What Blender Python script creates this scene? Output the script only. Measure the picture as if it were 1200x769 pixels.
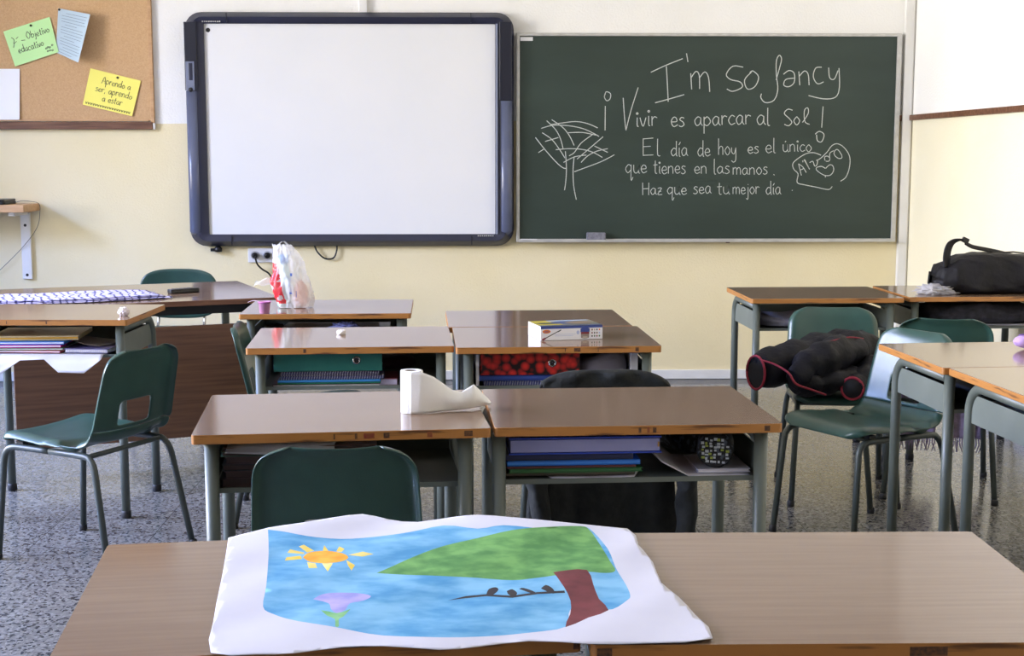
import bpy, bmesh, math, random
from mathutils import Vector, Matrix, noise, geometry

for o in list(bpy.data.objects): bpy.data.objects.remove(o, do_unlink=True)
SC = bpy.context.scene; COL = SC.collection
R = math.radians

# ---------------------------------------------------------------- camera, world, light, exposure
cam_d = bpy.data.cameras.new('camera'); cam = bpy.data.objects.new('camera', cam_d); COL.objects.link(cam)
cam.location = (0, 0, 1.3858); cam.rotation_euler = (R(90 - 7.177), 0, R(-1.28))
cam_d.sensor_width = 36; cam_d.lens = 1625.4 / 1200 * 36; cam_d.clip_start = .05
SC.camera = cam
SC.view_settings.view_transform = 'Standard'; SC.view_settings.look = 'None'
SC.view_settings.exposure = 0.0; SC.view_settings.gamma = 1; SC.view_settings.use_curve_mapping = False
W = bpy.data.worlds.new('sky'); SC.world = W; W.use_nodes = True
W.node_tree.nodes['Background'].inputs[0].default_value = (.70, .82, 1, 1)
W.node_tree.nodes['Background'].inputs[1].default_value = 1.0
WINDOWS = [(-.8, 1.2), (1.9, 3.9), (4.6, 6.6)]; WZ = (1.05, 2.9)
XL, XR, YB, YN, H = -5.2, 2.612, 8.453, -2.2, 3.15
def area(name, loc, rot, sx, sy, power, col, spread=180):
    l = bpy.data.lights.new(name, 'AREA'); l.shape = 'RECTANGLE'; l.size = sx; l.size_y = sy
    l.energy = power; l.color = col; l.spread = R(spread)
    o = bpy.data.objects.new(name, l); COL.objects.link(o); o.location = loc; o.rotation_euler = rot
    return o
P_SKYLINE, P_SKY = 258, 790
for (y0, y1), k in zip(WINDOWS, (.28, 1.08, 1.14)):      # bright hazy horizon straight through the window, blue sky from above
    area('window_daylight', (XL - .30, (y0 + y1) / 2, (WZ[0] + WZ[1]) / 2 + .1), (0, R(-90), 0), WZ[1] - WZ[0] + .3, y1 - y0 + .3, P_SKYLINE * k, (1, .945, .865), 105)
    area('window_skylight', (XL - 1.5, (y0 + y1) / 2, WZ[1] + .75), (0, R(-50), 0), 1.8, y1 - y0 + .3, P_SKY * k, (.18, .36, 1.0), 108)

# ---------------------------------------------------------------- helpers
def lin(c):
    if isinstance(c, str): c = [int(c[i:i + 2], 16) / 255 for i in (0, 2, 4)]
    return tuple(x / 12.92 if x <= .04045 else ((x + .055) / 1.055) ** 2.4 for x in c) + (1,)
def mat(name, col, rough=.5, metal=0, spec=.5, col2=None, scale=(8, 8, 8), lo=.35, hi=.65, detail=4, bump=0, bscale=60, coord='Object', wave=False, trans=0, alpha=1):
    m = bpy.data.materials.new(name); m.use_nodes = True
    nt = m.node_tree; b = nt.nodes['Principled BSDF']; c = lin(col) if not isinstance(col, tuple) else col
    b.inputs['Base Color'].default_value = c; b.inputs['Roughness'].default_value = rough
    b.inputs['Metallic'].default_value = metal; b.inputs['Specular IOR Level'].default_value = spec
    if trans: b.inputs['Transmission Weight'].default_value = trans
    if alpha < 1: b.inputs['Alpha'].default_value = alpha
    tc = nt.nodes.new('ShaderNodeTexCoord')
    if col2:
        mp = nt.nodes.new('ShaderNodeMapping'); mp.inputs['Scale'].default_value = scale
        nt.links.new(tc.outputs[coord], mp.inputs[0])
        n = nt.nodes.new('ShaderNodeTexNoise'); n.inputs['Scale'].default_value = 1; n.inputs['Detail'].default_value = detail
        nt.links.new(mp.outputs[0], n.inputs['Vector'])
        r = nt.nodes.new('ShaderNodeValToRGB'); r.color_ramp.elements[0].position = lo; r.color_ramp.elements[1].position = hi
        r.color_ramp.elements[0].color = c; r.color_ramp.elements[1].color = lin(col2) if not isinstance(col2, tuple) else col2
        nt.links.new(n.outputs['Fac'], r.inputs[0]); nt.links.new(r.outputs[0], b.inputs['Base Color'])
    if bump:
        n = nt.nodes.new('ShaderNodeTexNoise'); n.inputs['Scale'].default_value = bscale; n.inputs['Detail'].default_value = 3
        nt.links.new(tc.outputs[coord], n.inputs['Vector'])
        bp = nt.nodes.new('ShaderNodeBump'); bp.inputs['Strength'].default_value = bump; bp.inputs['Distance'].default_value = .01
        nt.links.new(n.outputs['Fac'], bp.inputs['Height']); nt.links.new(bp.outputs[0], b.inputs['Normal'])
    return m
M = {}
M['wall_yellow'] = mat('wall_yellow', 'E8DAAF', .75, col2='EBDEB7', scale=(2, 2, 2), bump=.25, bscale=90)
M['wall_yellow_lit'] = mat('wall_yellow_lit', 'ECE4C6', .75, col2='EEE7CC', scale=(2, 2, 2), bump=.25, bscale=90)  # same yellow wall paint, paled so the right wall reads as strongly lit
M['wall_white'] = mat('wall_white', 'EFEEEA', .75, col2='F2F1EE', scale=(2, 2, 2), bump=.25, bscale=90)
M['ceiling'] = mat('ceiling_paint', 'E8E6E0', .9)
M['side_wall'] = mat('side_wall_paint', 'E8E2CC', .8)
M['front_wall'] = mat('front_wall_paint', '7A6C5A', .8)
M['white_paint'] = mat('white_paint', 'DEDDD9', .45, col2='E6E5E2', scale=(6, 6, 6))
M['brown_wood'] = mat('brown_wood', '5A3826', .45, col2='7E5840', scale=(4, 60, 60), bump=.1)
M['pale_wood'] = mat('pale_wood', 'B98F63', .5, col2='C9A176', scale=(4, 50, 50))
M['cork'] = mat('cork', 'C39C70', .9, col2='D0AB80', scale=(120, 120, 120), lo=.3, hi=.7, bump=.3, bscale=250)
M['laminate'] = mat('desk_laminate', '775F4D', .11, spec=.5, col2='826A56', scale=(5, 90, 5), lo=.3, hi=.7)
M['edge'] = mat('desk_edge_wood', '5E3A1E', .45, col2='A56F35', scale=(9, 9, 110), lo=.30, hi=.46, detail=5)
M['stain'] = mat('ink_stain', '33211C', .5, col2='6A4422', scale=(160, 160, 160))
M['stain_red'] = mat('red_ink_stain', '7A2A24', .5, col2='7E4A22', scale=(120, 120, 120))
M['desk_metal'] = mat('desk_metal', '535A53', .42, col2='5B625A', scale=(9, 9, 9))
M['tray_metal'] = mat('tray_metal', '5E655E', .5, col2='666D66', scale=(7, 7, 7))
M['rubber'] = mat('black_rubber', '141416', .6)
M['chair'] = mat('chair_plastic', '27423B', .30, col2='2B4840', scale=(14, 14, 14), bump=.06, bscale=300)
M['chair_metal'] = mat('chair_metal', '3E4541', .4)
M['panel_wood'] = mat('panel_wood', '5E4130', .42, col2='7A573F', scale=(3, 3, 70), lo=.3, hi=.7)
M['board_frame'] = mat('board_frame', '25283A', .36, col2='292C40', scale=(5, 5, 5))
M['board_frame_dark'] = mat('board_frame_dark', '1C1E2C', .35)
M['rail_grey'] = mat('rail_grey', '5A6078', .26, col2='60667E', scale=(5, 5, 5))
M['board_grey'] = mat('board_grey', '767D93', .4)
M['whiteboard'] = mat('whiteboard_surface', 'E4E5E7', .35, col2='E8E8E9', scale=(2, 2, 2))
M['aluminium'] = mat('aluminium', 'B9B8B4', .38, metal=.35, col2='C9C8C4', scale=(20, 20, 20))
M['chalk'] = mat('chalk', 'C9CEC8', .9, col2='8E9A92', scale=(160, 160, 160), lo=.55, hi=.75)
M['black'] = mat('black_plastic', '121214', .4)
M['steel'] = mat('steel', 'A8A8AA', .25, metal=1)
M['white_plastic'] = mat('white_plastic', 'E2E2E4', .35)
M['white_paper'] = mat('white_paper', 'CECDD6', .85, col2='C9C8D2', scale=(9, 9, 9))
def flat(name, col, rough=.6, **k):
    if name not in M: M[name] = mat(name, col, rough, **k)
    return M[name]

# chalkboard: dark green with a few wiped smudges
m = mat('chalkboard_green', '28362F', .5, col2='303F38', scale=(1.2, 1.2, 5), lo=.35, hi=.75); M['chalkboard'] = m
# terrazzo floor with tile joints and a darker border strip along the far wall
def terrazzo():
    m = bpy.data.materials.new('terrazzo'); m.use_nodes = True; nt = m.node_tree; b = nt.nodes['Principled BSDF']
    tc = nt.nodes.new('ShaderNodeTexCoord')
    v = nt.nodes.new('ShaderNodeTexVoronoi'); v.inputs['Scale'].default_value = 115; nt.links.new(tc.outputs['Object'], v.inputs['Vector'])
    r = nt.nodes.new('ShaderNodeValToRGB'); e = r.color_ramp.elements
    e[0].position = 0; e[0].color = lin('333333'); e[1].position = 1; e[1].color = lin('86837D')
    for p, c in ((.16, '3C3B3A'), (.22, '67645E'), (.6, '726E67'), (.8, '7D7972')):
        q = e.new(p); q.color = lin(c)
    sx = nt.nodes.new('ShaderNodeSeparateColor'); nt.links.new(v.outputs['Color'], sx.inputs[0]); nt.links.new(sx.outputs[0], r.inputs[0])
    br = nt.nodes.new('ShaderNodeTexBrick'); br.offset = 0; br.inputs['Scale'].default_value = 1
    br.inputs['Brick Width'].default_value = .4; br.inputs['Row Height'].default_value = .4; br.inputs['Mortar Size'].default_value = .0018
    br.inputs['Color1'].default_value = (1, 1, 1, 1); br.inputs['Color2'].default_value = (.93, .93, .93, 1); br.inputs['Mortar'].default_value = (.45, .45, .45, 1)
    nt.links.new(tc.outputs['Object'], br.inputs['Vector'])
    mx = nt.nodes.new('ShaderNodeMix'); mx.data_type = 'RGBA'; mx.blend_type = 'MULTIPLY'; mx.inputs[0].default_value = 1
    nt.links.new(r.outputs[0], mx.inputs[6]); nt.links.new(br.outputs['Color'], mx.inputs[7])
    nt.links.new(mx.outputs[2], b.inputs['Base Color'])
    b.inputs['Roughness'].default_value = .17; b.inputs['Specular IOR Level'].default_value = .45
    return m
M['floor'] = terrazzo()
M['floor_border'] = mat('dark_terrazzo', '3F3E3E', .3, col2='75726E', scale=(90, 90, 90), lo=.45, hi=.75)
def window_glass():
    m = bpy.data.materials.new('window_glass'); m.use_nodes = True; nt = m.node_tree
    for n in list(nt.nodes): nt.nodes.remove(n)
    o = nt.nodes.new('ShaderNodeOutputMaterial'); x = nt.nodes.new('ShaderNodeMixShader'); x.inputs[0].default_value = .06
    t = nt.nodes.new('ShaderNodeBsdfTransparent'); g = nt.nodes.new('ShaderNodeBsdfGlossy'); g.inputs['Roughness'].default_value = .02
    nt.links.new(t.outputs[0], x.inputs[1]); nt.links.new(g.outputs[0], x.inputs[2]); nt.links.new(x.outputs[0], o.inputs[0])
    return m
M['glass'] = window_glass()
def film(name, col, see=.45, gloss=.3):
    m = bpy.data.materials.new(name); m.use_nodes = True; nt = m.node_tree; b = nt.nodes['Principled BSDF']
    b.inputs['Base Color'].default_value = lin(col); b.inputs['Roughness'].default_value = gloss
    o = nt.nodes['Material Output']; t = nt.nodes.new('ShaderNodeBsdfTransparent'); tr = nt.nodes.new('ShaderNodeBsdfTranslucent')
    tr.inputs[0].default_value = lin(col); a = nt.nodes.new('ShaderNodeMixShader'); a.inputs[0].default_value = .35
    nt.links.new(b.outputs[0], a.inputs[1]); nt.links.new(tr.outputs[0], a.inputs[2])
    x = nt.nodes.new('ShaderNodeMixShader'); x.inputs[0].default_value = see
    nt.links.new(a.outputs[0], x.inputs[1]); nt.links.new(t.outputs[0], x.inputs[2]); nt.links.new(x.outputs[0], o.inputs[0])
    return m

class MB:
    """collects shapes in one bmesh; build() links them as one mesh object"""
    def __init__(s): s.bm = bmesh.new(); s.mi = 0
    def verts_faces(s, vs, fs, smooth=True):
        bv = [s.bm.verts.new(v) for v in vs]
        for f in fs:
            try: fc = s.bm.faces.new([bv[i] for i in f]); fc.material_index = s.mi; fc.smooth = smooth
            except ValueError: pass
        return bv
    def box(s, c, d, rot=None, smooth=False):
        x, y, z = d[0] / 2, d[1] / 2, d[2] / 2
        vs = [Vector(p) for p in ((-x, -y, -z), (x, -y, -z), (x, y, -z), (-x, y, -z), (-x, -y, z), (x, -y, z), (x, y, z), (-x, y, z))]
        mt = rot if rot is not None else Matrix.Identity(3)
        vs = [mt @ v + Vector(c) for v in vs]
        s.verts_faces(vs, [(3, 2, 1, 0), (4, 5, 6, 7), (0, 1, 5, 4), (1, 2, 6, 5), (2, 3, 7, 6), (3, 0, 4, 7)], smooth); return s
    def prism(s, poly, z0, z1, top=None, side=None, smooth=False):
        n = len(poly); b = [s.bm.verts.new((x, y, z0)) for x, y in poly]; t = [s.bm.verts.new((x, y, z1)) for x, y in poly]
        for vs, mi in ((list(reversed(b)), side), (t, top)):
            f = s.bm.faces.new(vs); f.material_index = s.mi if mi is None else mi
        for i in range(n):
            f = s.bm.faces.new((b[i], b[(i + 1) % n], t[(i + 1) % n], t[i])); f.material_index = s.mi if side is None else side; f.smooth = smooth
        return s
    def tube(s, pts, r, segs=10, cap=True, up=None, ry=None):
        pts = [Vector(p) for p in pts]; n = len(pts)
        rad = r if isinstance(r, (list, tuple)) else [r] * n
        radz = rad if ry is None else (ry if isinstance(ry, (list, tuple)) else [ry] * n)
        rings = []; ref = Vector(up) if up else None
        for i, p in enumerate(pts):
            t = (pts[min(i + 1, n - 1)] - pts[max(i - 1, 0)]).normalized()
            if ref is None: ref = Vector((0, 0, 1)) if abs(t.z) < .9 else Vector((0, 1, 0))
            a = t.cross(ref)
            if a.length < 1e-4: a = t.cross(Vector((1, .1, 0)))
            a.normalize(); c = a.cross(t).normalized()
            if not up: ref = c
            rings.append([s.bm.verts.new(p + a * rad[i] * math.cos(k * 2 * math.pi / segs) + c * radz[i] * math.sin(k * 2 * math.pi / segs)) for k in range(segs)])
        for i in range(n - 1):
            for k in range(segs):
                f = s.bm.faces.new((rings[i][k], rings[i][(k + 1) % segs], rings[i + 1][(k + 1) % segs], rings[i + 1][k])); f.smooth = True; f.material_index = s.mi
        if cap:
            for rg in (list(reversed(rings[0])), rings[-1]):
                f = s.bm.faces.new(rg); f.material_index = s.mi
        return s
    def lathe(s, prof, c=(0, 0, 0), segs=24):
        c = Vector(c); rg = []
        for r_, z in prof:
            rg.append([s.bm.verts.new(c + Vector((r_ * math.cos(k * 2 * math.pi / segs), r_ * math.sin(k * 2 * math.pi / segs), z))) for k in range(segs)])
        for i in range(len(rg) - 1):
            for k in range(segs):
                f = s.bm.faces.new((rg[i][k], rg[i][(k + 1) % segs], rg[i + 1][(k + 1) % segs], rg[i + 1][k])); f.smooth = True; f.material_index = s.mi
        for q in (list(reversed(rg[0])), rg[-1]):
            f = s.bm.faces.new(q); f.material_index = s.mi
        return s
    def grid(s, fn, nu, nv, keep=None):
        vs = [[s.bm.verts.new(fn(i / nu, j / nv)) for i in range(nu + 1)] for j in range(nv + 1)]
        for j in range(nv):
            for i in range(nu):
                if keep and not keep((i + .5) / nu, (j + .5) / nv): continue
                f = s.bm.faces.new((vs[j][i], vs[j][i + 1], vs[j + 1][i + 1], vs[j + 1][i])); f.smooth = True; f.material_index = s.mi
        loose = [v for v in s.bm.verts if not v.link_faces]
        for v in loose: s.bm.verts.remove(v)
        return s
    def strokes(s, lines, w, place, lift=(0, 0, 0)):
        """flat ribbons along 2-D polylines, placed on a surface by place(x, y)"""
        for L in lines:
            L = smooth_line(L)
            for i in range(len(L)):
                a = Vector(L[max(i - 1, 0)]); b = Vector(L[min(i + 1, len(L) - 1)]); d = b - a
                if d.length < 1e-9: d = Vector((1, 0))
                d.normalize(); nrm = Vector((-d.y, d.x)) * w / 2
                p = Vector(L[i]); q0 = s.bm.verts.new(place(*(p + nrm))); q1 = s.bm.verts.new(place(*(p - nrm)))
                if i:
                    f = s.bm.faces.new((l0, l1, q1, q0)); f.material_index = s.mi
                l0, l1 = q0, q1
        return s
    def build(s, name, mats, parent=None, loc=None, rot=None, bevel=0, subsurf=0, solid=0, sharp=None, recalc=True):
        if recalc: bmesh.ops.recalc_face_normals(s.bm, faces=s.bm.faces)
        me = bpy.data.meshes.new(name); s.bm.to_mesh(me); s.bm.free()
        for m_ in (mats if isinstance(mats, (list, tuple)) else [mats]): me.materials.append(M[m_] if isinstance(m_, str) else m_)
        o = bpy.data.objects.new(name, me); COL.objects.link(o); o.parent = parent
        if loc is not None: o.location = loc
        if rot is not None: o.rotation_euler = rot
        if solid:
            q = o.modifiers.new('thick', 'SOLIDIFY'); q.thickness = solid; q.offset = 0
        if bevel:
            q = o.modifiers.new('bevel', 'BEVEL'); q.width = bevel; q.segments = 2; q.limit_method = 'ANGLE'
        if subsurf:
            q = o.modifiers.new('sub', 'SUBSURF'); q.levels = q.render_levels = subsurf
        if sharp: me.set_sharp_from_angle(angle=R(sharp))
        return o
def smooth_line(L, n=4):
    if len(L) < 3: return [tuple(p) for p in L]
    out = []
    for i in range(len(L) - 1):
        p0, p1, p2, p3 = (Vector(L[max(i - 1, 0)]), Vector(L[i]), Vector(L[i + 1]), Vector(L[min(i + 2, len(L) - 1)]))
        for k in range(n):
            t = k / n
            out.append(tuple(.5 * ((2 * p1) + (p2 - p0) * t + (2 * p0 - 5 * p1 + 4 * p2 - p3) * t * t + (3 * p1 - p0 - 3 * p2 + p3) * t ** 3)))
    out.append(tuple(L[-1])); return out
def tag(o, label, cat, group=None, kind=None):
    if label: o['label'] = label
    if cat: o['category'] = cat
    if group: o['group'] = group
    if kind: o['kind'] = kind
    return o
def thing(name, label, cat, loc=(0, 0, 0), rz=0, group=None):
    o = bpy.data.objects.new(name, None); COL.objects.link(o); o.empty_display_size = .1
    o.location = loc; o.rotation_euler = (0, 0, R(rz)); return tag(o, label, cat, group)
def copy_thing(o, loc, rz, label, parent=None):
    c = o.copy(); COL.objects.link(c); c.parent = parent
    if parent is None:
        c.location = loc; c.rotation_euler = (0, 0, R(rz)); c['label'] = label
    for ch in list(o.children): copy_thing(ch, None, None, None, c)
    return c
def struct(o, kind='structure'): o['kind'] = kind; return o
def rrect(w, d, r, n=4, cx=0, cy=0):
    P = []
    for sx, sy, a0 in ((1, 1, 0), (-1, 1, 90), (-1, -1, 180), (1, -1, 270)):
        for k in range(n + 1):
            a = R(a0 + 90 * k / n); P.append((cx + sx * (w / 2 - r) + r * math.cos(a), cy + sy * (d / 2 - r) + r * math.sin(a)))
    return P
def arc(c, r, a0, a1, n, ax, ay):
    return [Vector(c) + Vector(ax) * r * math.cos(R(a0 + (a1 - a0) * k / n)) + Vector(ay) * r * math.sin(R(a0 + (a1 - a0) * k / n)) for k in range(n + 1)]
def nz(p, s, seed=0): return noise.noise(Vector((p[0] * s + seed * 7.3, p[1] * s - seed * 3.1, p[2] * s + seed)))

# ---------------------------------------------------------------- the room
mb = MB(); mb.verts_faces([(XL, YN, 0), (XR, YN, 0), (XR, 8.25, 0), (XL, 8.25, 0)], [(0, 1, 2, 3)], False)
mb.mi = 1; mb.verts_faces([(XL, 8.25, 0), (XR, 8.25, 0), (XR, YB, 0), (XL, YB, 0)], [(0, 1, 2, 3)], False)
mb.mi = 0; mb.box(((XL + XR) / 2, (YN + YB) / 2, -.06), (XR - XL, YB - YN, .118)); struct(mb.build('floor', ['floor', 'floor_border']))
struct(MB().box(((XL + XR) / 2, (YN + YB) / 2, H + .05), (XR - XL + .4, YB - YN + .4, .1)).build('ceiling', 'ceiling'))
def painted_wall(name, a, b, zb0, zb1, n, t=.12, low='wall_yellow'):
    """a, b: (x, y) ends of the room face; yellow below the line zb0..zb1, white above; n: outward thickness direction"""
    mb = MB(); A0 = Vector((*a, 0)); B0 = Vector((*b, 0)); N = Vector((*n, 0)) * t; Z = Vector((0, 0, 1))
    for z0, z1, z2, z3, mi in ((0, 0, zb1, zb0, 0), (zb0, zb1, H, H, 1)):
        mb.mi = mi; f = [A0 + Z * z0, B0 + Z * z1, B0 + Z * z2, A0 + Z * z3]
        mb.verts_faces(f + [p + N for p in f], [(0, 1, 2, 3), (7, 6, 5, 4), (0, 4, 5, 1), (1, 5, 6, 2), (2, 6, 7, 3), (3, 7, 4, 0)], False)
    return struct(mb.build(name, [low, 'wall_white']))
painted_wall('wall_back', (XL - .1, YB), (XR + .12, YB), 1.535, 1.60, (0, 1))
painted_wall('wall_right', (XR, YB), (XR, YN), 1.60, 1.60, (1, 0), low='wall_yellow_lit')
struct(MB().box(((XL + XR) / 2, YN - .06, H / 2), (XR - XL + .3, .12, H)).build('wall_front', 'front_wall'))
mb = MB()
ys = [YN] + [y for w in WINDOWS for y in w] + [YB + .05]
for i in range(0, len(ys), 2): mb.box((XL - .1, (ys[i] + ys[i + 1]) / 2, H / 2), (.2, ys[i + 1] - ys[i], H))
for y0, y1 in WINDOWS:
    mb.box((XL - .1, (y0 + y1) / 2, WZ[0] / 2), (.2, y1 - y0, WZ[0])); mb.box((XL - .1, (y0 + y1) / 2, (WZ[1] + H) / 2), (.2, y1 - y0, H - WZ[1]))
struct(mb.build('wall_left', 'side_wall'))
for k, (y0, y1) in enumerate(WINDOWS):
    mb = MB(); yc, zc = (y0 + y1) / 2, (WZ[0] + WZ[1]) / 2
    for yy in (y0 + .025, yc, y1 - .025): mb.box((XL - .1, yy, zc), (.06, .05, WZ[1] - WZ[0]))
    for zz in (WZ[0] + .025, WZ[1] - .025): mb.box((XL - .1, yc, zz), (.058, y1 - y0, .05))
    w = struct(mb.build('window_%d' % (k + 1), 'white_paint', bevel=.004))
    MB().box((XL - .1, yc, zc), (.006, y1 - y0 - .06, WZ[1] - WZ[0] - .06)).build('pane', 'glass', w)
struct(MB().box(((XL + XR) / 2, YB - .008, .031), (XR - XL, .016, .058)).build('baseboard_back', 'white_paint', bevel=.003))
struct(MB().box((XR - .008, (YB + YN) / 2, .031), (.016, YB - YN - .04, .058)).build('baseboard_right', 'white_paint', bevel=.003))
struct(MB().box((XR - .012, (YB + YN) / 2 - .01, 1.60), (.024, YB - YN - .02, .032)).build('trim_1', 'brown_wood', bevel=.003))
mb = MB().box((XL / 2 - .98, YB - .017, 1.55), (-1.96 - XL, .034, .044)); mb.mi = 1; mb.box((-1.953, YB - .015, 1.547), (.014, .03, .038))
struct(mb.build('trim_2', ['brown_wood', 'white_paint'], bevel=.004))
mb = MB().box((2.574, YB - .02, H / 2), (.052, .04, H)); mb.tube([(2.603, YB - .02, 0), (2.603, YB - .02, H)], .011); struct(mb.build('trim_3', 'white_paint', bevel=.006))   # pipe casing in the corner
struct(MB().box((-.697, YB - .014, 2.63), (.052, .028, .84)).build('trim_4', 'white_paint', bevel=.005))                       # cable duct above the whiteboard
struct(MB().box((2.537, YB - .012, 1.598), (.02, .024, .034)).build('trim_5', 'brown_wood'))

# ---------------------------------------------------------------- school desks
DESKS = {}
def desk(key, x, y, rz, label, h=.75, xl=-.30, xr=.30, stains=(), yr=.215):
    t = thing('school_desk', label, 'desk', (x, y, 0), rz, 'two-tone school desks with grey steel frames')
    DESKS[key] = t
    mb = MB(); mb.prism(rrect(.685, .537, .009, 4), h - .022, h, 0, 1)
    for sx, w, mi in stains: mb.mi = mi; mb.box((sx, -.2683, h - .011), (w, .0012, .013))
    mb.build('desktop', ['laminate', 'edge', 'stain', 'stain_red'], t, bevel=.0025)
    r = .0165; zt = h - .022 - r - .001; yf = -.225
    for xx in (xl, xr):
        o = MB().tube([(xx, yf, .02), (xx, yf, h - .0225)], r, 14).build('leg', 'desk_metal', t)
        MB().lathe([(.0, .0), (.017, .0), (.019, .004), (.019, .024), (.0168, .03)], (xx, yf, 0), 14).build('foot_cap', 'rubber', o)
        p = [(xx, yr, .02), (xx, yr, zt - .085)] + [tuple(q) for q in arc((xx, yr - .085, zt - .085), .085, 0, 90, 7, (0, 1, 0), (0, 0, 1))[1:]] + [(xx, yf + .01, zt)]
        o = MB().tube(p, r, 14, up=(1, 0, 0)).build('leg', 'desk_metal', t)
        MB().lathe([(.0, .0), (.017, .0), (.019, .004), (.019, .024), (.0168, .03)], (xx, yr, 0), 14).build('foot_cap', 'rubber', o)
        s = 1 if xx > 0 else -1
        MB().box((xx, (yf + yr) / 2, h - .109), (.004, yr - yf - 2 * r + .006, .086)).build('side_panel', 'tray_metal', t)
    xa, xb = xl + .004, xr - .004
    mb = MB(); mb.box(((xa + xb) / 2, -.005, h - .147), (xb - xa, .40, .004)); mb.box(((xa + xb) / 2, -.205, h - .145), (xb - xa, .004, .012))
    mb.build('tray', 'tray_metal', t)
    MB().box(((xa + xb) / 2, .195, h - .112), (xb - xa, .004, .078)).build('tray_back', 'tray_metal', t)
    return t
desk('r1L', -.240, 1.997, 6.9, 'foreground school desk under the left end of the painted banner, its left edge bare', stains=((.335, .008, 2),))
desk('r1R', .486, 2.005, -.3, 'foreground school desk with a bare polished right half beside the painted banner', stains=((-.325, .02, 2), (.1, .05, 2)))
desk('r2L', -.346, 3.411, 5.8, 'school desk with the paper roll on it and ink-stained front edge, one chair pushed in', xl=-.302, xr=.285, stains=((.06, .025, 3), (.1, .014, 2), (-.02, .004, 2), (.03, .006, 2), (.2, .012, 3), (.29, .02, 2)))
desk('r2R', .358, 3.470, 3.15, 'school desk with blue folders and a round pencil case in its tray', xl=-.33, xr=.302, stains=((.0, .007, 2), (.02, .006, 3), (.035, .009, 2), (.305, .014, 2)))
desk('r3L', -.449, 4.819, 3.5, 'school desk holding the green box file, white eraser crumb on top', stains=((-.15, .010, 2),))
desk('r3R', .247, 4.815, 2.4, 'school desk with the white paint box on top and red patterned file below', stains=((.13, .003, 2), (.06, .022, 2), (.02, .003, 2), (.26, .012, 2)))
desk('r4R', .209, 5.362, 2.6, 'school desk standing directly behind the one with the paint box, top bare')
desk('r4L', -.632, 5.788, 1.7, 'school desk carrying the knotted shopping bag, just right of the teacher desk')
desk('uL', 1.525, 6.330, 1.8, 'school desk below the chalkboard with bare dark top and grey cloth in its tray', xl=-.31, xr=.295)
desk('uR', 2.242, 6.385, 1.5, 'school desk in the far right corner carrying the black sports bag')
desk('A', 1.699, 4.361, 4.4, 'yellowish school desk on the right, its left end beside the sideways green chair', yr=.2)
desk('B', 1.757, 3.824, 4.6, 'yellowish school desk nearest on the right with the lettered navy bag in its tray', yr=.2)
desk('L', -1.653, 5.452, -2.5, 'school desk at the far left with papers spilling from its tray', h=.769, yr=.2, xr=.302, stains=((.04, .006, 2), (-.11, .003, 2)))

# ---------------------------------------------------------------- chairs
PROF = [(.214, .408), (.209, .424), (.188, .436), (.14, .440), (.08, .436), (.02, .429), (-.05, .422), (-.11, .418), (-.15, .419), (-.178, .430), (-.195, .452), (-.206, .49), (-.221, .555), (-.238, .625), (-.256, .695), (-.267, .742)]
def resample(P, n):
    P = [Vector(p) for p in smooth_line(P, 6)]; d = [0]
    for a, b in zip(P, P[1:]): d.append(d[-1] + (b - a).length)
    out = []; j = 0
    for i in range(n + 1):
        s = d[-1] * i / n
        while j < len(d) - 2 and d[j + 1] < s: j += 1
        out.append((P[j].lerp(P[j + 1], (s - d[j]) / max(d[j + 1] - d[j], 1e-9)), s))
    return out, d[-1]
NS = 44
PS, PL = resample(PROF, NS)
def shell_point(u, k):
    """u in -1..1 across, k row index along the profile"""
    p, s = PS[k]; tq = (PS[min(k + 1, NS)][0] - PS[max(k - 1, 0)][0]).normalized(); nrm = Vector((-tq.y, tq.x))   # towards sitter (up / forward)
    if nrm.y < 0 and k < NS * .4: nrm = -nrm
    if k >= NS * .4 and nrm.x < 0: nrm = -nrm
    f = s / PL
    if f < .5: hw = .203 + .002 * math.sin(f * 6)
    else: hw = .203 - .022 * (f - .5) / .5
    rr = .06 if s < PL / 2 else .075
    for e in (s, PL - s):
        if e < rr: hw -= rr - math.sqrt(max(rr * rr - (rr - e) ** 2, 0))
    x = u * hw; off = 0
    off += (.012 if f < .5 else .020) * (abs(u) ** 2.2)          # dished across
    if f > .3 and f < .62: off += .006 * abs(u) ** 3
    au = abs(u)
    if au > .9: off -= .024 * ((au - .9) / .1) ** 1.3            # rolled rim
    if PL - s < .03: off -= .013 * (1 - (PL - s) / .03) ** 1.5
    y, z = p.x + nrm.x * off, p.y + nrm.y * off
    return (x, y, z)
US = [-1, -.965, -.93, -.88, -.78, -.64, -.5, -.39, -.26, -.13, 0, .13, .26, .39, .5, .64, .78, .88, .93, .965, 1]
KB = next(i for i in range(NS) if PS[i][0].y > .45 and i > NS * .3)
def shell_mesh(k0, k1, hole):
    mb = MB(); vs = {}
    for k in range(k0, k1 + 1):
        for i, u in enumerate(US): vs[k, i] = mb.bm.verts.new(shell_point(u, k))
    for k in range(k0, k1):
        zz = (PS[k][0].y + PS[k + 1][0].y) / 2
        for i in range(len(US) - 1):
            uu = (US[i] + US[i + 1]) / 2
            if hole and   .480 < zz < .558 and abs(uu) < .39: continue
            f = mb.bm.faces.new((vs[k, i], vs[k, i + 1], vs[k + 1, i + 1], vs[k + 1, i])); f.smooth = True
    for v in [v for v in mb.bm.verts if not v.link_faces]: mb.bm.verts.remove(v)
    return mb
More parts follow.
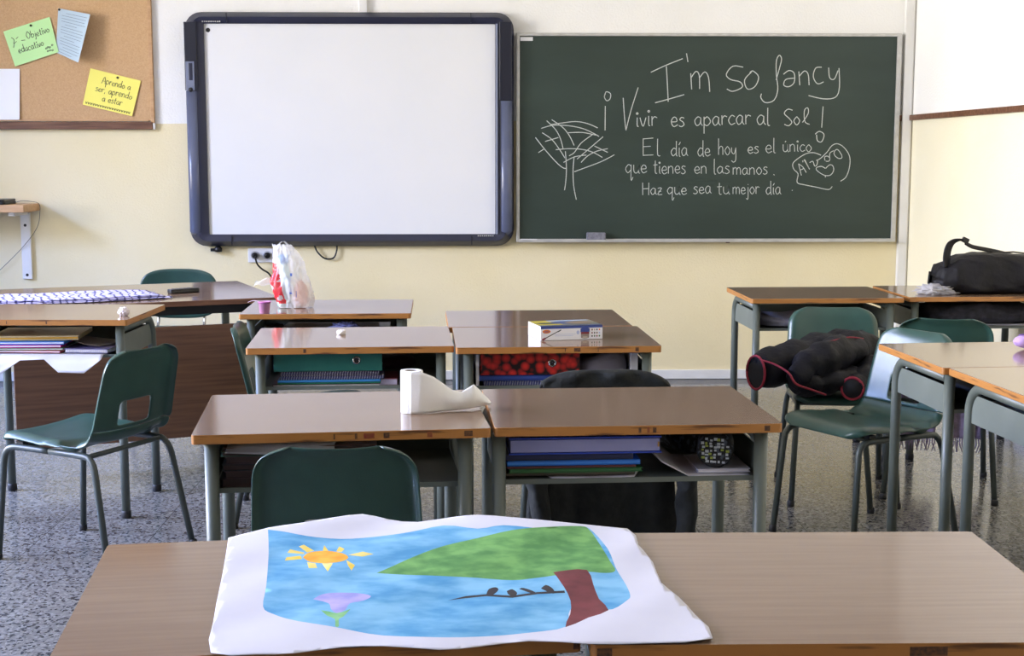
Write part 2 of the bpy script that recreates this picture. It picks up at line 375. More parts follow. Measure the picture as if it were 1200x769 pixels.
def make_chair(label):
    t = thing('school_chair', label, 'chair', (0, 0, 0), 0, 'green plastic school chairs')
    shell_mesh(0, KB, False).build('seat', 'chair', t, solid=.006, subsurf=1, recalc=False)
    shell_mesh(KB, NS, True).build('backrest', 'chair', t, solid=.006, subsurf=1, recalc=False)
    r = .0115
    for s in (-1, 1):
        front = [(s * .205, .228, .016), (s * .190, .200, .34)] + [(s * .188, .196, .365), (s * .186, .183, .385), (s * .184, .16, .395), (s * .182, .12, .397), (s * .180, .0, .395)]
        rear = [(s * .213, -.268, .016), (s * .192, -.205, .335), (s * .189, -.196, .362), (s * .186, -.18, .382), (s * .183, -.15, .392), (s * .180, .0, .395)]
        for nm, p, fx, fy in (('leg', front, s * .206, .230), ('leg', rear, s * .214, -.271)):
            o = MB().tube([p[0]] + smooth_line(p[1:], 3), r, 10).build(nm, 'chair_metal', t)
            MB().lathe([(0, 0), (.012, 0), (.0145, .003), (.014, .022), (.0118, .026)], (fx, fy, 0), 10).build('foot_cap', 'rubber', o)
    MB().tube([(-.184, -.165, .39), (.184, -.165, .39)], .009, 8).build('crossbar', 'chair_metal', t)
    MB().tube([(-.181, .12, .396), (.181, .12, .396)], .009, 8).build('crossbar', 'chair_metal', t)
    for s in (-1, 1):
        for yy in (-.1, .13): MB().box((s * .172, yy, .411), (.024, .03, .014)).build('mounting_pad', 'rubber', t)
    return t
CH = [
 (-1.365, 4.755, 63, 'dark green chair on the left turned sideways, handle hole of its backrest facing the camera'),
 (-.335, 3.29, 2, 'dark green chair pushed under the desk with the paper roll, back to the camera'),
 (.345, 4.27, 3, 'green chair under the dark jacket between the second and third rows'),
 (-.665, 5.285, -86, 'green chair squeezed sideways behind the desk with the green box file'),
 (1.455, 5.535, 173, 'green chair with the navy padded jacket on its seat'),
 (1.375, 4.90, 119, 'shiny green chair turned sideways against the yellowish desk on the right'),
 (1.90, 5.64, -16, 'olive green chair behind the shiny sideways chair, in front of the black sports bag desk'),
]
c0 = make_chair(CH[0][3]); c0.location = (CH[0][0], CH[0][1], 0); c0.rotation_euler = (0, 0, R(CH[0][2])); CHAIRS = [c0]
for x, y, rz, lb in CH[1:]: CHAIRS.append(copy_thing(c0, (x, y, 0), rz, lb))

# teacher's chair by the wall: separate backrest on two rods
t = thing('teacher_chair', 'green-backed teacher chair between the teacher desk and the far wall', 'chair', (-1.70, 7.62, 0), 180)
def pad(y0, zc, w, hh, bow):
    def f(u, v):
        a = (u - .5) * 2; b = (v - .5) * 2; n = 3.2
        m = max(abs(a), abs(b)); l = (abs(a) ** n + abs(b) ** n) ** (1 / n); k = m / l if l > 1e-6 else 1
        return (a * k * w / 2, y0 + bow * (a * k) ** 2 + .012 * b, zc + b * k * hh / 2)
    return MB().grid(f, 20, 14)
pad(-.22, .60, .44, .285, .03).build('backrest', 'chair', t, solid=.018, subsurf=1)
MB().prism(rrect(.43, .42, .07, 6), .395, .42).build('seat', 'chair', t, bevel=.008)
for s in (-1, 1):
    MB().tube([(s * .13, -.235, .62), (s * .13, -.24, .45), (s * .13, -.20, .392), (s * .13, .0, .385)], .008, 8).build('back_rod', 'steel', t)
    for yy in (-.18, .18): MB().tube([(s * .20, yy * 1.15, .0), (s * .175, yy, .394)], .011, 10).build('leg', 'chair_metal', t)

# ---------------------------------------------------------------- teacher desk
t = thing('teacher_desk', 'large teacher desk at an angle in the far left corner with dark wood modesty panel', 'desk', (-1.722, 6.395, 0), 22.3)
# local frame: x along the long side, y to the wall; 1.40 x .88
mb = MB(); mb.prism(rrect(1.40, .88, .012, 3), .718, .742, 0, 1); mb.build('desktop', ['laminate', 'brown_wood'], t, bevel=.002)
MB().box((.12, -.405, .378), (1.13, .018, .50)).build('modesty_panel', 'panel_wood', t, bevel=.002)
mb = MB(); mb.box((0, -.37, .695), (1.26, .03, .04)); mb.box((0, .37, .695), (1.26, .03, .04)); mb.box((-.63, 0, .695), (.03, .77, .04)); mb.box((.63, 0, .695), (.03, .77, .04)); mb.build('frame', 'black', t)
for sx in (-.62, .62):
    for sy in (-.36, .37):
        o = MB().box((sx, sy, .352), (.034, .034, .645)).build('leg', 'desk_metal', t, bevel=.004)
        MB().box((sx, sy, .015), (.038, .038, .03)).build('foot_cap', 'rubber', o)

# ---------------------------------------------------------------- interactive whiteboard
yb = YB
t = thing('interactive_whiteboard', 'large interactive whiteboard with dark blue rounded frame on the far wall', 'whiteboard', (-.776, yb, 0), 0)
x0, x1, z0, z1 = -.976, .974, .830, 2.216       # outer frame, local x
ix0, ix1, iz0, iz1 = -.858, .862, .902, 2.147
def ring_frame(mb, o, i, r, y0, y1, mi=0):
    O = rrect(o[1] - o[0], o[3] - o[2], r, 6, (o[0] + o[1]) / 2, (o[2] + o[3]) / 2); I = rrect(i[1] - i[0], i[3] - i[2], .004, 6, (i[0] + i[1]) / 2, (i[2] + i[3]) / 2)
    n = len(O); bm = mb.bm
    OI = [(O[k][0] + (I[k][0] - O[k][0]) * .45, O[k][1] + (I[k][1] - O[k][1]) * .45) for k in range(n)]
    OM = [(O[k][0] + (I[k][0] - O[k][0]) * .7, O[k][1] + (I[k][1] - O[k][1]) * .7) for k in range(n)]
    loops = [[bm.verts.new((x, y1, z)) for x, z in O], [bm.verts.new((x, (y0 * .45 + y1 * .55), z)) for x, z in O], [bm.verts.new((x, y0, z)) for x, z in OI], [bm.verts.new((x, y0 + .004, z)) for x, z in OM], [bm.verts.new((x, y0 + .018, z)) for x, z in I], [bm.verts.new((x, y1, z)) for x, z in I]]
    for a, b in zip(loops, loops[1:]):
        for k in range(n):
            f = bm.faces.new((a[k], a[(k + 1) % n], b[(k + 1) % n], b[k])); f.material_index = mi; f.smooth = True
mb = MB(); ring_frame(mb, (x0, x1, z0, z1), (ix0, ix1, iz0, iz1), .10, -.085, -.004); mb.build('frame', 'board_frame', t, sharp=50)
MB().box(((ix0 + ix1) / 2, -.03, (iz0 + iz1) / 2), (ix1 - ix0, .05, iz1 - iz0)).build('screen', 'whiteboard', t)
for xx in (-.83 + .11, .72):
    for zz, hh in (((z1 + iz1) / 2, z1 - iz1), ((z0 + iz0) / 2, iz0 - z0)): MB().box((xx, -.083, zz), (.005, .01, hh - .014)).build('frame_seam', 'board_frame_dark', t)
o = MB().box((-.936, -.081, 1.955), (.074, .018, .40)).build('control_panel', 'board_frame_dark', t, bevel=.004)
mb = MB(); mb.box((-.940, -.091, 1.84), (.05, .006, .17)); mb.build('speaker_grille', 'board_grey', o, bevel=.002)
MB().box((-.937, -.094, 1.865), (.022, .006, .10)).build('slider', 'board_frame', o, bevel=.002)
MB().lathe([(0, 0), (.012, 0), (.013, .006), (0, .008)], (0, 0, 0), 16).build('button', 'black', o, loc=(-.938, -.092, 1.76), rot=(R(90), 0, 0))
for xx, za, zb_ in ((-.936, z0 + .09, 1.755), (.930, z0 + .09, 1.70)):
    MB().tube([(xx, -.062, za - .02), (xx, -.070, za), (xx, -.070, zb_ - .004)], [.02, .036, .036], 20, up=(0, -1, 0), ry=[.010, .024, .024]).build('side_rail', 'rail_grey', t)
MB().box((.925, -.081, 1.93), (.075, .016, .46)).build('pen_panel', 'board_frame_dark', t, bevel=.004)
MB().box((.873, -.078, (iz0 + iz1) / 2), (.014, .022, iz1 - iz0)).build('inner_strip', 'board_grey', t, bevel=.003)
mb = MB(); mb.lathe([(.008, 0), (.013, .0), (.013, .001), (.008, .001)], (0, 0, 0), 20); mb.build('corner_mark', 'black', t, loc=(-.835, -.0555, 2.11), rot=(R(90), 0, 0))
mb = MB()
for k in range(9): mb.box((-.86 + k * .0125, -.0865, 2.157), (.008, .002, .007))
for k in range(8): mb.box((.76 + k * .0125, -.0865, .893), (.008, .002, .007))
mb.build('maker_lettering', 'aluminium', t)
mb = MB(); mb.lathe([(0, 0), (.022, .0), (.024, .02), (.012, .035), (0, .035)], (0, 0, 0), 12); mb.box((-.02, 0, .012), (.05, .02, .018)); mb.build('hinge_knob', 'black', t, loc=(-.813, -.03, .795))
MB().tube(smooth_line([(-.235, -.02, .835), (-.215, -.02, .79), (-.17, -.02, .752), (-.12, -.02, .756), (-.10, -.02, .80), (-.098, -.02, .835)], 5), .005, 8).build('cable', 'black', t)

# ---------------------------------------------------------------- chalkboard
t = thing('chalkboard', 'wide green chalkboard covered in handwriting, right of the whiteboard', 'chalkboard', (0, yb, 0), 0)
bx0, bx1, bz0, bz1 = .214, 2.527, .853, 2.098
MB().box(((bx0 + bx1) / 2, -.022, (bz0 + bz1) / 2), (bx1 - bx0 - .02, .03, bz1 - bz0 - .02)).build('panel', 'chalkboard', t)
mb = MB()
for zz in (bz0 + .009, bz1 - .009): mb.box(((bx0 + bx1) / 2, -.026, zz), (bx1 - bx0, .046, .018))
for xx in (bx0 + .010, bx1 - .014): mb.box((xx, -.026, (bz0 + bz1) / 2), (.020 if xx < 1 else .028, .045, bz1 - bz0))
mb.build('frame', 'aluminium', t, bevel=.003)
mb = MB(); mb.box(((bx0 + bx1) / 2, -.058, bz0 + .003), (bx1 - bx0 - .03, .055, .006)); mb.box(((bx0 + bx1) / 2, -.085, bz0 + .009), (bx1 - bx0 - .03, .005, .012)); mb.build('chalk_tray', 'aluminium', t)
MB().box((.275, -.0385, 2.063), (.075, .003, .022)).build('corner_label', 'white_plastic', t); MB().box((.29, -.0505, .864), (.10, .003, .014)).build('corner_label', 'white_plastic', t)
MB().box((1.50, -.05, .849), (.024, .006, .008)).build('tray_latch', 'brown_wood', t)
def brd(px, py):     # drawing units of the board face
    return (-2.867998986 + .005092247927 * px - .000232008 * py + 3.8683e-7 * px * py, -.0376, 2.288450656 + 1.02008e-5 * px - .00504044245 * py - 6.3083e-8 * px * py)
def crp(cx, cy): return (680 + cx / 3.636, 60 + cy / 3.636)
G = {
 'a': (1.0, [[(.75, .85), (.42, 1), (.08, .55), (.3, .02), (.65, .25), (.76, .9), (.76, .25), (.95, .02)]]),
 'b': (.95, [[(.1, 1.8), (.1, .05)], [(.1, .6), (.45, .95), (.8, .5), (.45, 0), (.1, .2)]]),
 'c': (.85, [[(.75, .85), (.42, 1), (.08, .5), (.35, .02), (.8, .2)]]),
 'd': (1.0, [[(.78, .85), (.42, 1), (.08, .5), (.35, .02), (.75, .35)], [(.8, 1.9), (.8, .2), (.95, .02)]]),
 'e': (.9, [[(.1, .5), (.7, .56), (.6, .95), (.3, .95), (.08, .5), (.35, .02), (.82, .22)]]),
 'h': (.95, [[(.1, 1.9), (.1, 0)], [(.1, .6), (.4, 1), (.7, .8), (.72, 0)]]),
 'i': (.45, [[(.2, 1), (.2, .12), (.35, 0)], [(.2, 1.35), (.3, 1.45), (.2, 1.56), (.1, 1.45), (.2, 1.35)]]),
 'í': (.45, [[(.2, 1), (.2, .12), (.35, 0)], [(.15, 1.3), (.35, 1.65)]]),
 'j': (.5, [[(.3, 1), (.3, -.4), (.2, -.75), (.0, -.6)], [(.3, 1.35), (.3, 1.45)]]),
 'l': (.45, [[(.15, 1.9), (.15, .15), (.36, 0)]]),
 'm': (1.3, [[(.1, 1), (.1, 0)], [(.1, .7), (.35, 1), (.58, .8), (.6, 0)], [(.6, .7), (.85, 1), (1.08, .8), (1.12, 0)]]),
 'n': (.95, [[(.1, 1), (.1, 0)], [(.1, .7), (.4, 1), (.7, .8), (.74, 0)]]),
 'o': (.95, [[(.45, 1), (.08, .5), (.45, 0), (.82, .5), (.45, 1)]]),
 'p': (.95, [[(.1, 1), (.1, -.85)], [(.1, .7), (.45, 1), (.8, .5), (.45, .02), (.1, .2)]]),
 'q': (1.0, [[(.75, .85), (.42, 1), (.08, .5), (.35, .02), (.72, .35)], [(.78, 1), (.76, -.85), (1.0, -.5)]]),
 'r': (.75, [[(.1, 1), (.12, 0)], [(.1, .6), (.35, .95), (.66, .85)]]),
 's': (.8, [[(.65, .9), (.35, 1), (.15, .75), (.5, .5), (.62, .2), (.3, 0), (.05, .12)]]),
 't': (.7, [[(.3, 1.6), (.3, .15), (.55, .02)], [(.02, 1.05), (.6, 1.1)]]),
 'u': (.95, [[(.1, 1), (.12, .25), (.4, 0), (.7, .3), (.72, 1)], [(.72, 1), (.74, .1), (.9, 0)]]),
 'ú': (.95, [[(.1, 1), (.12, .25), (.4, 0), (.7, .3), (.72, 1)], [(.72, 1), (.74, .1), (.9, 0)], [(.35, 1.3), (.5, 1.5)]]),
 'v': (.8, [[(.05, 1), (.38, 0), (.7, 1)]]), 'z': (.8, [[(.1, .95), (.65, .95), (.1, .05), (.75, .02)], [(.2, .5), (.6, .5)]]),
 'y': (.9, [[(.1, 1), (.15, .4), (.5, .25), (.72, 1)], [(.72, 1), (.7, -.5), (.35, -.8), (.1, -.6)]]),
 'E': (1.1, [[(.1, 1.9), (.1, 0)], [(.1, 1.85), (.9, 1.95)], [(.1, 1), (.7, 1.05)], [(.1, .05), (.9, .1)]]),
 'H': (1.2, [[(.1, 1.9), (.12, 0)], [(1, 1.9), (.98, 0)], [(.1, .95), (1, 1)]]),
 'S': (1.0, [[(.85, 1.75), (.45, 1.9), (.12, 1.5), (.5, 1), (.8, .5), (.45, 0), (.05, .15)]]),
 'O': (1.3, [[(.6, 1.8), (.1, .9), (.6, 0), (1.1, .9), (.6, 1.8)]]), 'A': (1.2, [[(.05, 0), (.55, 1.9), (1.05, 0)], [(.2, .7), (.9, .75)]]),
 '.': (.4, [[(.15, .1), (.25, .0)]]), ',': (.4, [[(.2, .15), (.1, -.25)]]), ' ': (.7, []),
}
def write(text, xa, xb, base, xh, slant=0, rise=0):
    """hand-lettering: list of polylines; y grows downwards"""
    wtot = sum(G[c][0] for c in text); k = (xb - xa) / wtot; x = xa; out = []; rnd = random.Random(len(text) + int(xa))
    for c in text:
        w, L = G[c]; dy = rnd.uniform(-.06, .06) * xh; sc = rnd.uniform(.93, 1.07)
        for l in L: out.append([(x + (px * k) + slant * py * xh, base + dy - py * xh * sc - rise * (x - xa)) for px, py in l])
        x += w * k
    return out
def chalk(name, lines, w=.0072, crop=True):
    w *= .64
    if crop: lines = [[crp(*p) for p in l] for l in lines]
    wpx = w / .00509
    mb = MB(); mb.strokes(lines, wpx, brd)
    return mb.build(name, 'chalk', t, recalc=False)
title = [[(300, 88), (360, 60), (436, 30)], [(366, 62), (370, 130), (374, 212)], [(318, 217), (380, 200), (442, 182)], [(452, 8), (458, 44)],
  [(470, 92), (474, 160)], [(472, 110), (492, 84), (506, 100), (508, 158)], [(508, 110), (530, 86), (546, 110), (551, 170)],
  [(694, 66), (650, 62), (622, 96), (640, 118), (680, 128), (690, 150), (650, 168), (624, 158)], [(730, 86), (700, 120), (712, 158), (744, 148), (760, 108), (736, 82), (722, 90)],
  [(835, 120), (852, 60), (858, 30), (848, 16), (836, 40), (836, 100), (842, 160), (826, 205), (790, 216), (770, 196), (772, 178)],
  [(866, 96), (890, 80), (912, 92), (912, 130), (890, 148), (868, 142), (876, 118), (912, 112)], [(932, 84), (936, 142)], [(934, 104), (956, 82), (972, 96), (976, 142)], [(1030, 66), (1004, 70), (994, 106), (1012, 136), (1038, 128)],
  [(1060, 68), (1064, 110), (1084, 116), (1100, 80)], [(1104, 70), (1106, 150), (1090, 192), (1040, 200), (974, 186)]]
for w_ in (title[:7], title[7:9], title[9:]): chalk('chalk_word', w_, .0082)
l2 = [[(106, 230), (105, 334)], [(104, 184), (110, 170), (128, 178), (126, 200), (112, 208), (102, 192), (106, 178)], [(182, 196), (188, 280), (194, 334)], [(194, 334), (215, 250), (246, 152)]]
l2 += write('ivir', 234, 330, 316, 40) + write('es', 384, 448, 318, 40) + write('aparcar', 484, 730, 314, 38, 0, .02) + write('al', 750, 812, 310, 40)
l2 += [[(905, 248), (885, 244), (870, 262), (892, 284), (902, 300), (888, 314), (870, 308)]] + write('o', 908, 940, 312, 36) + [[(948, 300), (972, 262), (970, 238), (956, 250), (958, 296), (978, 308)], [(1036, 232), (1030, 322)], [(1002, 350), (1020, 338), (1040, 352), (1030, 382), (1012, 378), (1008, 352)]]
chalk('chalk_line', l2, .0075)
for w_ in (('El', 262, 345, 442, 38), ('día', 384, 460, 444, 36), ('de', 498, 556, 444, 34), ('hoy', 586, 668, 440, 36), ('es', 712, 764, 432, 30), ('el', 788, 836, 430, 32), ('único', 862, 990, 424, 30)): chalk('chalk_word', write(*w_), .0062)
l3 = write('que', 190, 286, 516, 34) + write('tienes', 310, 452, 520, 32) + write('en', 484, 542, 520, 30) + write('las', 566, 640, 520, 32) + write('manos', 648, 802, 522, 30) + write('.', 818, 834, 526, 34)
chalk('chalk_line', l3, .0062)
l3 = write('Haz', 262, 350, 610, 28) + write('que', 368, 456, 608, 30) + write('sea', 480, 560, 606, 30) + write('tu', 582, 640, 608, 32) + write('mejor', 648, 766, 606, 30) + write('día', 790, 858, 608, 30) + [[(902, 592), (906, 590)]]
chalk('chalk_line', l3, .0062)
c7 = lambda L: [[(680 + (910 + x / 7.69 - 680), 130 + y / 7.69) for x, y in l] for l in L]
heart = c7([[(580, 628), (630, 590), (662, 500), (662, 400), (610, 320), (550, 288), (500, 308), (460, 362), (400, 420), (360, 440)], [(404, 392), (340, 370), (270, 378), (190, 426), (148, 470), (158, 520), (196, 562), (188, 640), (260, 662), (360, 682), (470, 704), (505, 676)],
  [(200, 470), (226, 576)], [(200, 470), (240, 500), (270, 550)], [(212, 528), (250, 512)], [(250, 432), (300, 520)], [(256, 432), (294, 508)], [(238, 440), (240, 456)],
  [(300, 460), (330, 448), (346, 490), (366, 480), (374, 440)], [(440, 440), (436, 410), (460, 400), (484, 420), (474, 446), (446, 446)], [(484, 430), (482, 380), (500, 360), (520, 352)], [(520, 380), (530, 350), (556, 342), (590, 390), (590, 418), (560, 420), (530, 396), (520, 370)],
  [(442, 512), (410, 494), (368, 502), (362, 524), (400, 556), (442, 576), (490, 572), (518, 530), (510, 488), (480, 480), (446, 512)], [(442, 576), (444, 592)]])
chalk('chalk_heart_doodle', heart, .0068, False)
c6 = lambda L: [[(620 + x / 6.41, 120 + y / 6.41) for x, y in l] for l in L]
tree = c6([[(48, 258), (120, 350), (200, 440), (250, 484), (280, 492)], [(98, 222), (170, 272), (230, 350), (268, 412)], [(132, 132), (200, 200), (236, 270), (256, 346)], [(170, 124), (250, 180), (300, 240), (338, 318)], [(90, 190), (180, 166), (300, 170), (400, 190), (470, 220), (525, 250)],
  [(165, 160), (240, 150), (350, 138), (440, 154), (515, 186)], [(295, 222), (400, 220), (500, 240)], [(120, 288), (220, 258)], [(70, 372), (110, 346)], [(200, 350), (300, 342), (400, 348), (480, 370), (550, 408)], [(258, 446), (340, 404), (430, 390)],
  [(300, 396), (340, 370), (390, 300), (475, 236)], [(360, 420), (430, 360), (555, 252)], [(390, 446), (440, 396), (510, 360), (590, 342)], [(340, 516), (420, 486), (540, 440), (640, 388)], [(490, 322), (590, 370)], [(272, 362), (280, 480), (276, 580), (266, 656)], [(338, 402), (330, 500), (334, 620), (354, 728)]])
chalk('chalk_tree_drawing', tree, .0072, False)
tag(MB().box((.697, yb - .058, .859 + .026), (.115, .046, .05)).build('chalkboard_eraser', mat('eraser_felt', '6A6A74', .8, col2='85848C', scale=(60, 60, 60)), bevel=.006), 'small grey board eraser standing on the chalkboard tray', 'eraser')

# ---------------------------------------------------------------- cork board and its notes
t = thing('cork_board', 'cork pin board with pale wood edge in the upper left corner', 'pin board', (-2.72, yb, 2.09), 0)
MB().box((0, -.012, .02), (1.50, .02, 1.06)).build('cork_sheet', 'cork', t)
mb = MB(); mb.box((.760, -.014, .02), (.020, .026, 1.09)); mb.box((-.753, -.014, .02), (.036, .026, 1.09)); mb.box((0, -.014, .556), (1.47, .026, .018)); mb.box((0, -.014, -.508), (1.47, .025, .012)); mb.build('frame', 'pale_wood', t, bevel=.002)
def sheet(name, label, quad, colour, curl, text=None, cat='note', ink='2A2A2E', tw=.006):
    """quad: TL, TR, BR, BL in (x, z) on the wall; curl(u, v) is the distance from the cork"""
    q = [Vector(p) for p in quad]; ox, oz = quad[0]
    def at(u, v, d=0):
        p = q[0].lerp(q[1], u).lerp(q[3].lerp(q[2], u), v); return (p.x - ox, -.0245 - curl(u, v) - d, p.y - oz)
    t = thing(name, label, cat, (ox, yb, oz))
    M['paper_' + colour] = mat('paper_' + colour, colour, .8)
    MB().grid(lambda u, v: at(u, v), 14, 14).build('sheet', 'paper_' + colour, t)
    if text:
        mb = MB(); mb.strokes(text, tw, lambda x, y: at(x, y, .0009)); mb.build('handwriting', flat('ink_' + ink, ink), t, recalc=False)
    return t, at
def uw(s, a, b, base, xh, rise=0): return write(s, a, b, base, xh, .02, rise)
def dots(pts, r=.012): return [[(x - r, y), (x, y - r), (x + r, y), (x, y + r), (x - r, y)] for x, y in pts]
tx = uw('Objetivo', .42, .93, .40, .105) + uw('educativo', .17, .74, .70, .105) + [[(.12, .22), (.16, .3), (.13, .4), (.2, .36)], [(.14, .4), (.1, .5)], [(.2, .3), (.26, .26)], [(.3, .38), (.38, .4)]] + dots([(.76, .8), (.8, .78), (.84, .8), (.78, .88), (.83, .88), (.9, .76), (.88, .9)], .02)
nt, at = sheet('pinned_note', 'light green note pinned to the cork board, handwritten heading', [(-2.822, 2.101), (-2.546, 2.187), (-2.500, 1.982), (-2.760, 1.897)], 'C2EEA6', lambda u, v: .004 + .004 * v, tx, tw=.012)
def pin(t, at, u, v):
    p = at(u, v); MB().lathe([(0, 0), (.007, 0), (.006, .006), (0, .008)], (0, 0, 0), 12).build('push_pin', 'black', t, loc=p, rot=(R(90), 0, 0))
pin(nt, at, .58, .07)
tx = [[(a, y), (b, y + .004)] for y, a, b in [(.08 + .062 * k, .10 + (.02 if k % 4 else .14), .93 - (.28 if k % 5 == 4 else .02 * (k % 3))) for k in range(15)]]
nt, at = sheet('pinned_sheet', 'curled blue-grey printed sheet hanging from the cork board', [(-2.494, 2.238), (-2.290, 2.196), (-2.362, 1.915), (-2.518, 1.98)], 'B8CAD4', lambda u, v: .002 + .075 * max(0, (u - .1)) ** 1.5 + .03 * v * u, tx, 'sheet', '6F7C86', .008)
pin(nt, at, .03, .03)
tx = uw('Aprendo a', .27, .85, .32, .10) + uw('ser, aprendo', .18, .92, .56, .10) + uw('a estar', .35, .76, .79, .10) + [[(.05 + .048 * k, .90), (.065 + .048 * k, .955), (.08 + .048 * k, .90)] for k in range(19)]
nt, at = sheet('pinned_note', 'bright yellow handwritten note pinned low on the cork board', [(-2.318, 1.888), (-2.022, 1.815), (-2.080, 1.606), (-2.372, 1.675)], 'F4EA74', lambda u, v: .003 + .006 * v * u, tx, tw=.011)
pin(nt, at, .55, .07)
nt, at = sheet('pinned_sheet', 'plain white sheet at the left edge of the cork board', [(-2.94, 1.884), (-2.735, 1.884), (-2.747, 1.585), (-2.94, 1.585)], 'F2F2F4', lambda u, v: .003 + .008 * u * v, None, 'sheet')
pin(nt, at, .35, .03)

# ---------------------------------------------------------------- wall shelf, laptop, socket
t = thing('wall_shelf', 'wooden wall shelf on a white bracket at the left edge of the photo', 'shelf', (-2.66, yb, 1.066))
MB().box((-.55, -.15, 0), (1.1, .296, .044)).build('board', 'pale_wood', t, bevel=.003)
b = MB().box((-.085, -.012, -.235), (.058, .022, .40)).build('bracket', 'white_paint', t, bevel=.003)
MB().box((-.085, -.14, -.034), (.04, .24, .022)).build('bracket_arm', 'white_paint', t, bevel=.003)
for zz in (-.11, -.41): MB().tube([(-.085, -.0225, zz), (-.085, -.0245, zz)], .009, 10).build('screw_hole', 'black', b)
t = thing('laptop', 'closed black laptop lying on the wall shelf', 'laptop', (-2.93, yb - .16, 1.0885))
MB().prism(rrect(.30, .22, .015), 0, .016).build('base', 'black', t, bevel=.004)
MB().prism(rrect(.296, .216, .015), .0165, .03).build('lid', flat('laptop_lid', '1E1E22', .3), t, bevel=.004)
tag(MB().tube(smooth_line([(-2.775, yb - .1, 1.094), (-2.74, yb - .08, 1.105), (-2.69, yb - .06, 1.10), (-2.651, yb - .04, 1.085), (-2.65, yb - .035, 1.03), (-2.668, yb - .033, .95), (-2.73, yb - .036, .86), (-2.85, yb - .02, .74), (-3.05, yb - .02, .56)], 5), .0019, 6).build('cable', flat('thin_grey_cable', '7A7468')), 'thin grey cable drooping from the wall shelf', 'cable')
t = thing('wall_socket', 'white double power socket under the left half of the whiteboard', 'socket', (-1.335, yb, .772))
MB().box((0, -.007, 0), (.158, .014, .088)).build('plate', 'white_plastic', t, bevel=.004)
for s in (-.036, .04):
    MB().tube([(s, -.0135, 0), (s, -.016, 0)], .027, 20).build('socket_well', flat('socket_grey', 'BDBDC2'), t)
t = thing('power_plug', 'black power plug in the left half of the wall socket', 'plug', (-1.371, yb - .0165, .772))
MB().tube([(0, 0, 0), (0, -.02, 0), (.004, -.034, -.004)], [.019, .019, .012], 14).build('plug_body', 'black', t)
MB().tube(smooth_line([(.004, -.034, -.004), (.01, -.045, -.02), (.02, -.03, -.055), (.045, -.01, -.085), (.09, -.008, -.12), (.12, -.008, -.22), (.125, -.008, -.70)], 5), .0055, 8).build('cord', 'black', t)
t = thing('power_plug', 'black power plug in the right half of the wall socket, behind the shopping bag', 'plug', (-1.295, yb - .0165, .772))
MB().tube([(0, 0, 0), (0, -.02, 0), (.004, -.034, -.004)], [.019, .019, .012], 14).build('plug_body', 'black', t)

# ---------------------------------------------------------------- things lying in and on the desks
def at_desk(key, lx, ly, z):
    d = DESKS[key]; a = d.rotation_euler.z
    return (d.location.x + lx * math.cos(a) - ly * math.sin(a), d.location.y + lx * math.sin(a) + ly * math.cos(a), z), math.degrees(a)
FLOOR_T = .6056      # tray bottom height of the standard desk
def book(key, lx, ly, z, w, d, th, col, label, rot=0, name='notebook', pages=True, cat='notebook', group=None, page='E4E2EA', spiral=False):
    p, a = at_desk(key, lx, ly, z); t = thing(name, label, cat, p, a + rot, group)
    c = flat('cover_' + col, col, .35)
    if pages:
        mb = MB(); c_t = min(.0022, th * .2)
        mb.box((0, 0, c_t / 2), (w, d, c_t)); mb.box((0, 0, th - c_t / 2), (w, d, c_t))
        if not spiral: mb.box((0, d / 2 - c_t / 2, th / 2), (w, c_t, th - 2 * c_t))
        mb.build('cover', c, t)
        MB().box((0, -.001, th / 2), (w - .006, d - .008, th - 2 * c_t - .0004)).build('pages', flat('pages_' + page, page, .85), t)
    else:
        MB().box((0, 0, th / 2), (w, d, th)).build('cover', c, t, bevel=min(.002, th * .3))
        MB().box((0, -d / 2 + .0015, th / 2), (w - .004, .004, th * .35)).build('sheets', flat('pages_' + page, page, .85), t)
    if spiral:
        mb = MB(); n = int(w / .0085)
        for k in range(n):
            x = -w / 2 + .006 + k * (w - .012) / (n - 1)
            mb.tube([(x + .002 * math.sin(q), -d / 2 + .001 + .0045 * math.cos(q), th / 2 + (th / 2 + .0015) * math.sin(q)) for q in [2 * math.pi * j / 8 for j in range(8)]], .0009, 5)
        mb.build('spiral_binding', flat('binding_grey', 'A9A9B8', .3), t)
    return t
def box_file(key, lx, ly, z, w, d, th, material, label, ring_x):
    p, a = at_desk(key, lx, ly, z); t = thing('box_file', label, 'file', p, a, None)
    mb = MB(); mb.box((0, -d / 2 + .002, th / 2), (w, .004, th)); mb.box((0, 0, .0015), (w, d, .003)); mb.box((0, 0, th - .0015), (w, d, .003))
    mb.build('cover', material, t, bevel=.0012)
    MB().box((0, .004, th / 2), (w - .012, d - .02, th - .016)).build('sheets', flat('pages_E4E2EA', 'E4E2EA'), t)
    q = (ring_x, -d / 2 - .0002, th * .55)
    MB().lathe([(.0085, 0), (.0135, 0), (.0135, .002), (.0085, .002), (.0085, 0)], (0, 0, 0), 24).build('ring', 'steel', t, loc=q, rot=(R(90), 0, 0))
    MB().lathe([(0, 0), (.0085, 0), (.0085, .0008), (0, .0008)], (0, 0, 0), 20).build('finger_hole', flat('hole_dark', '2A1E1E'), t, loc=q, rot=(R(90), 0, 0))
    return t
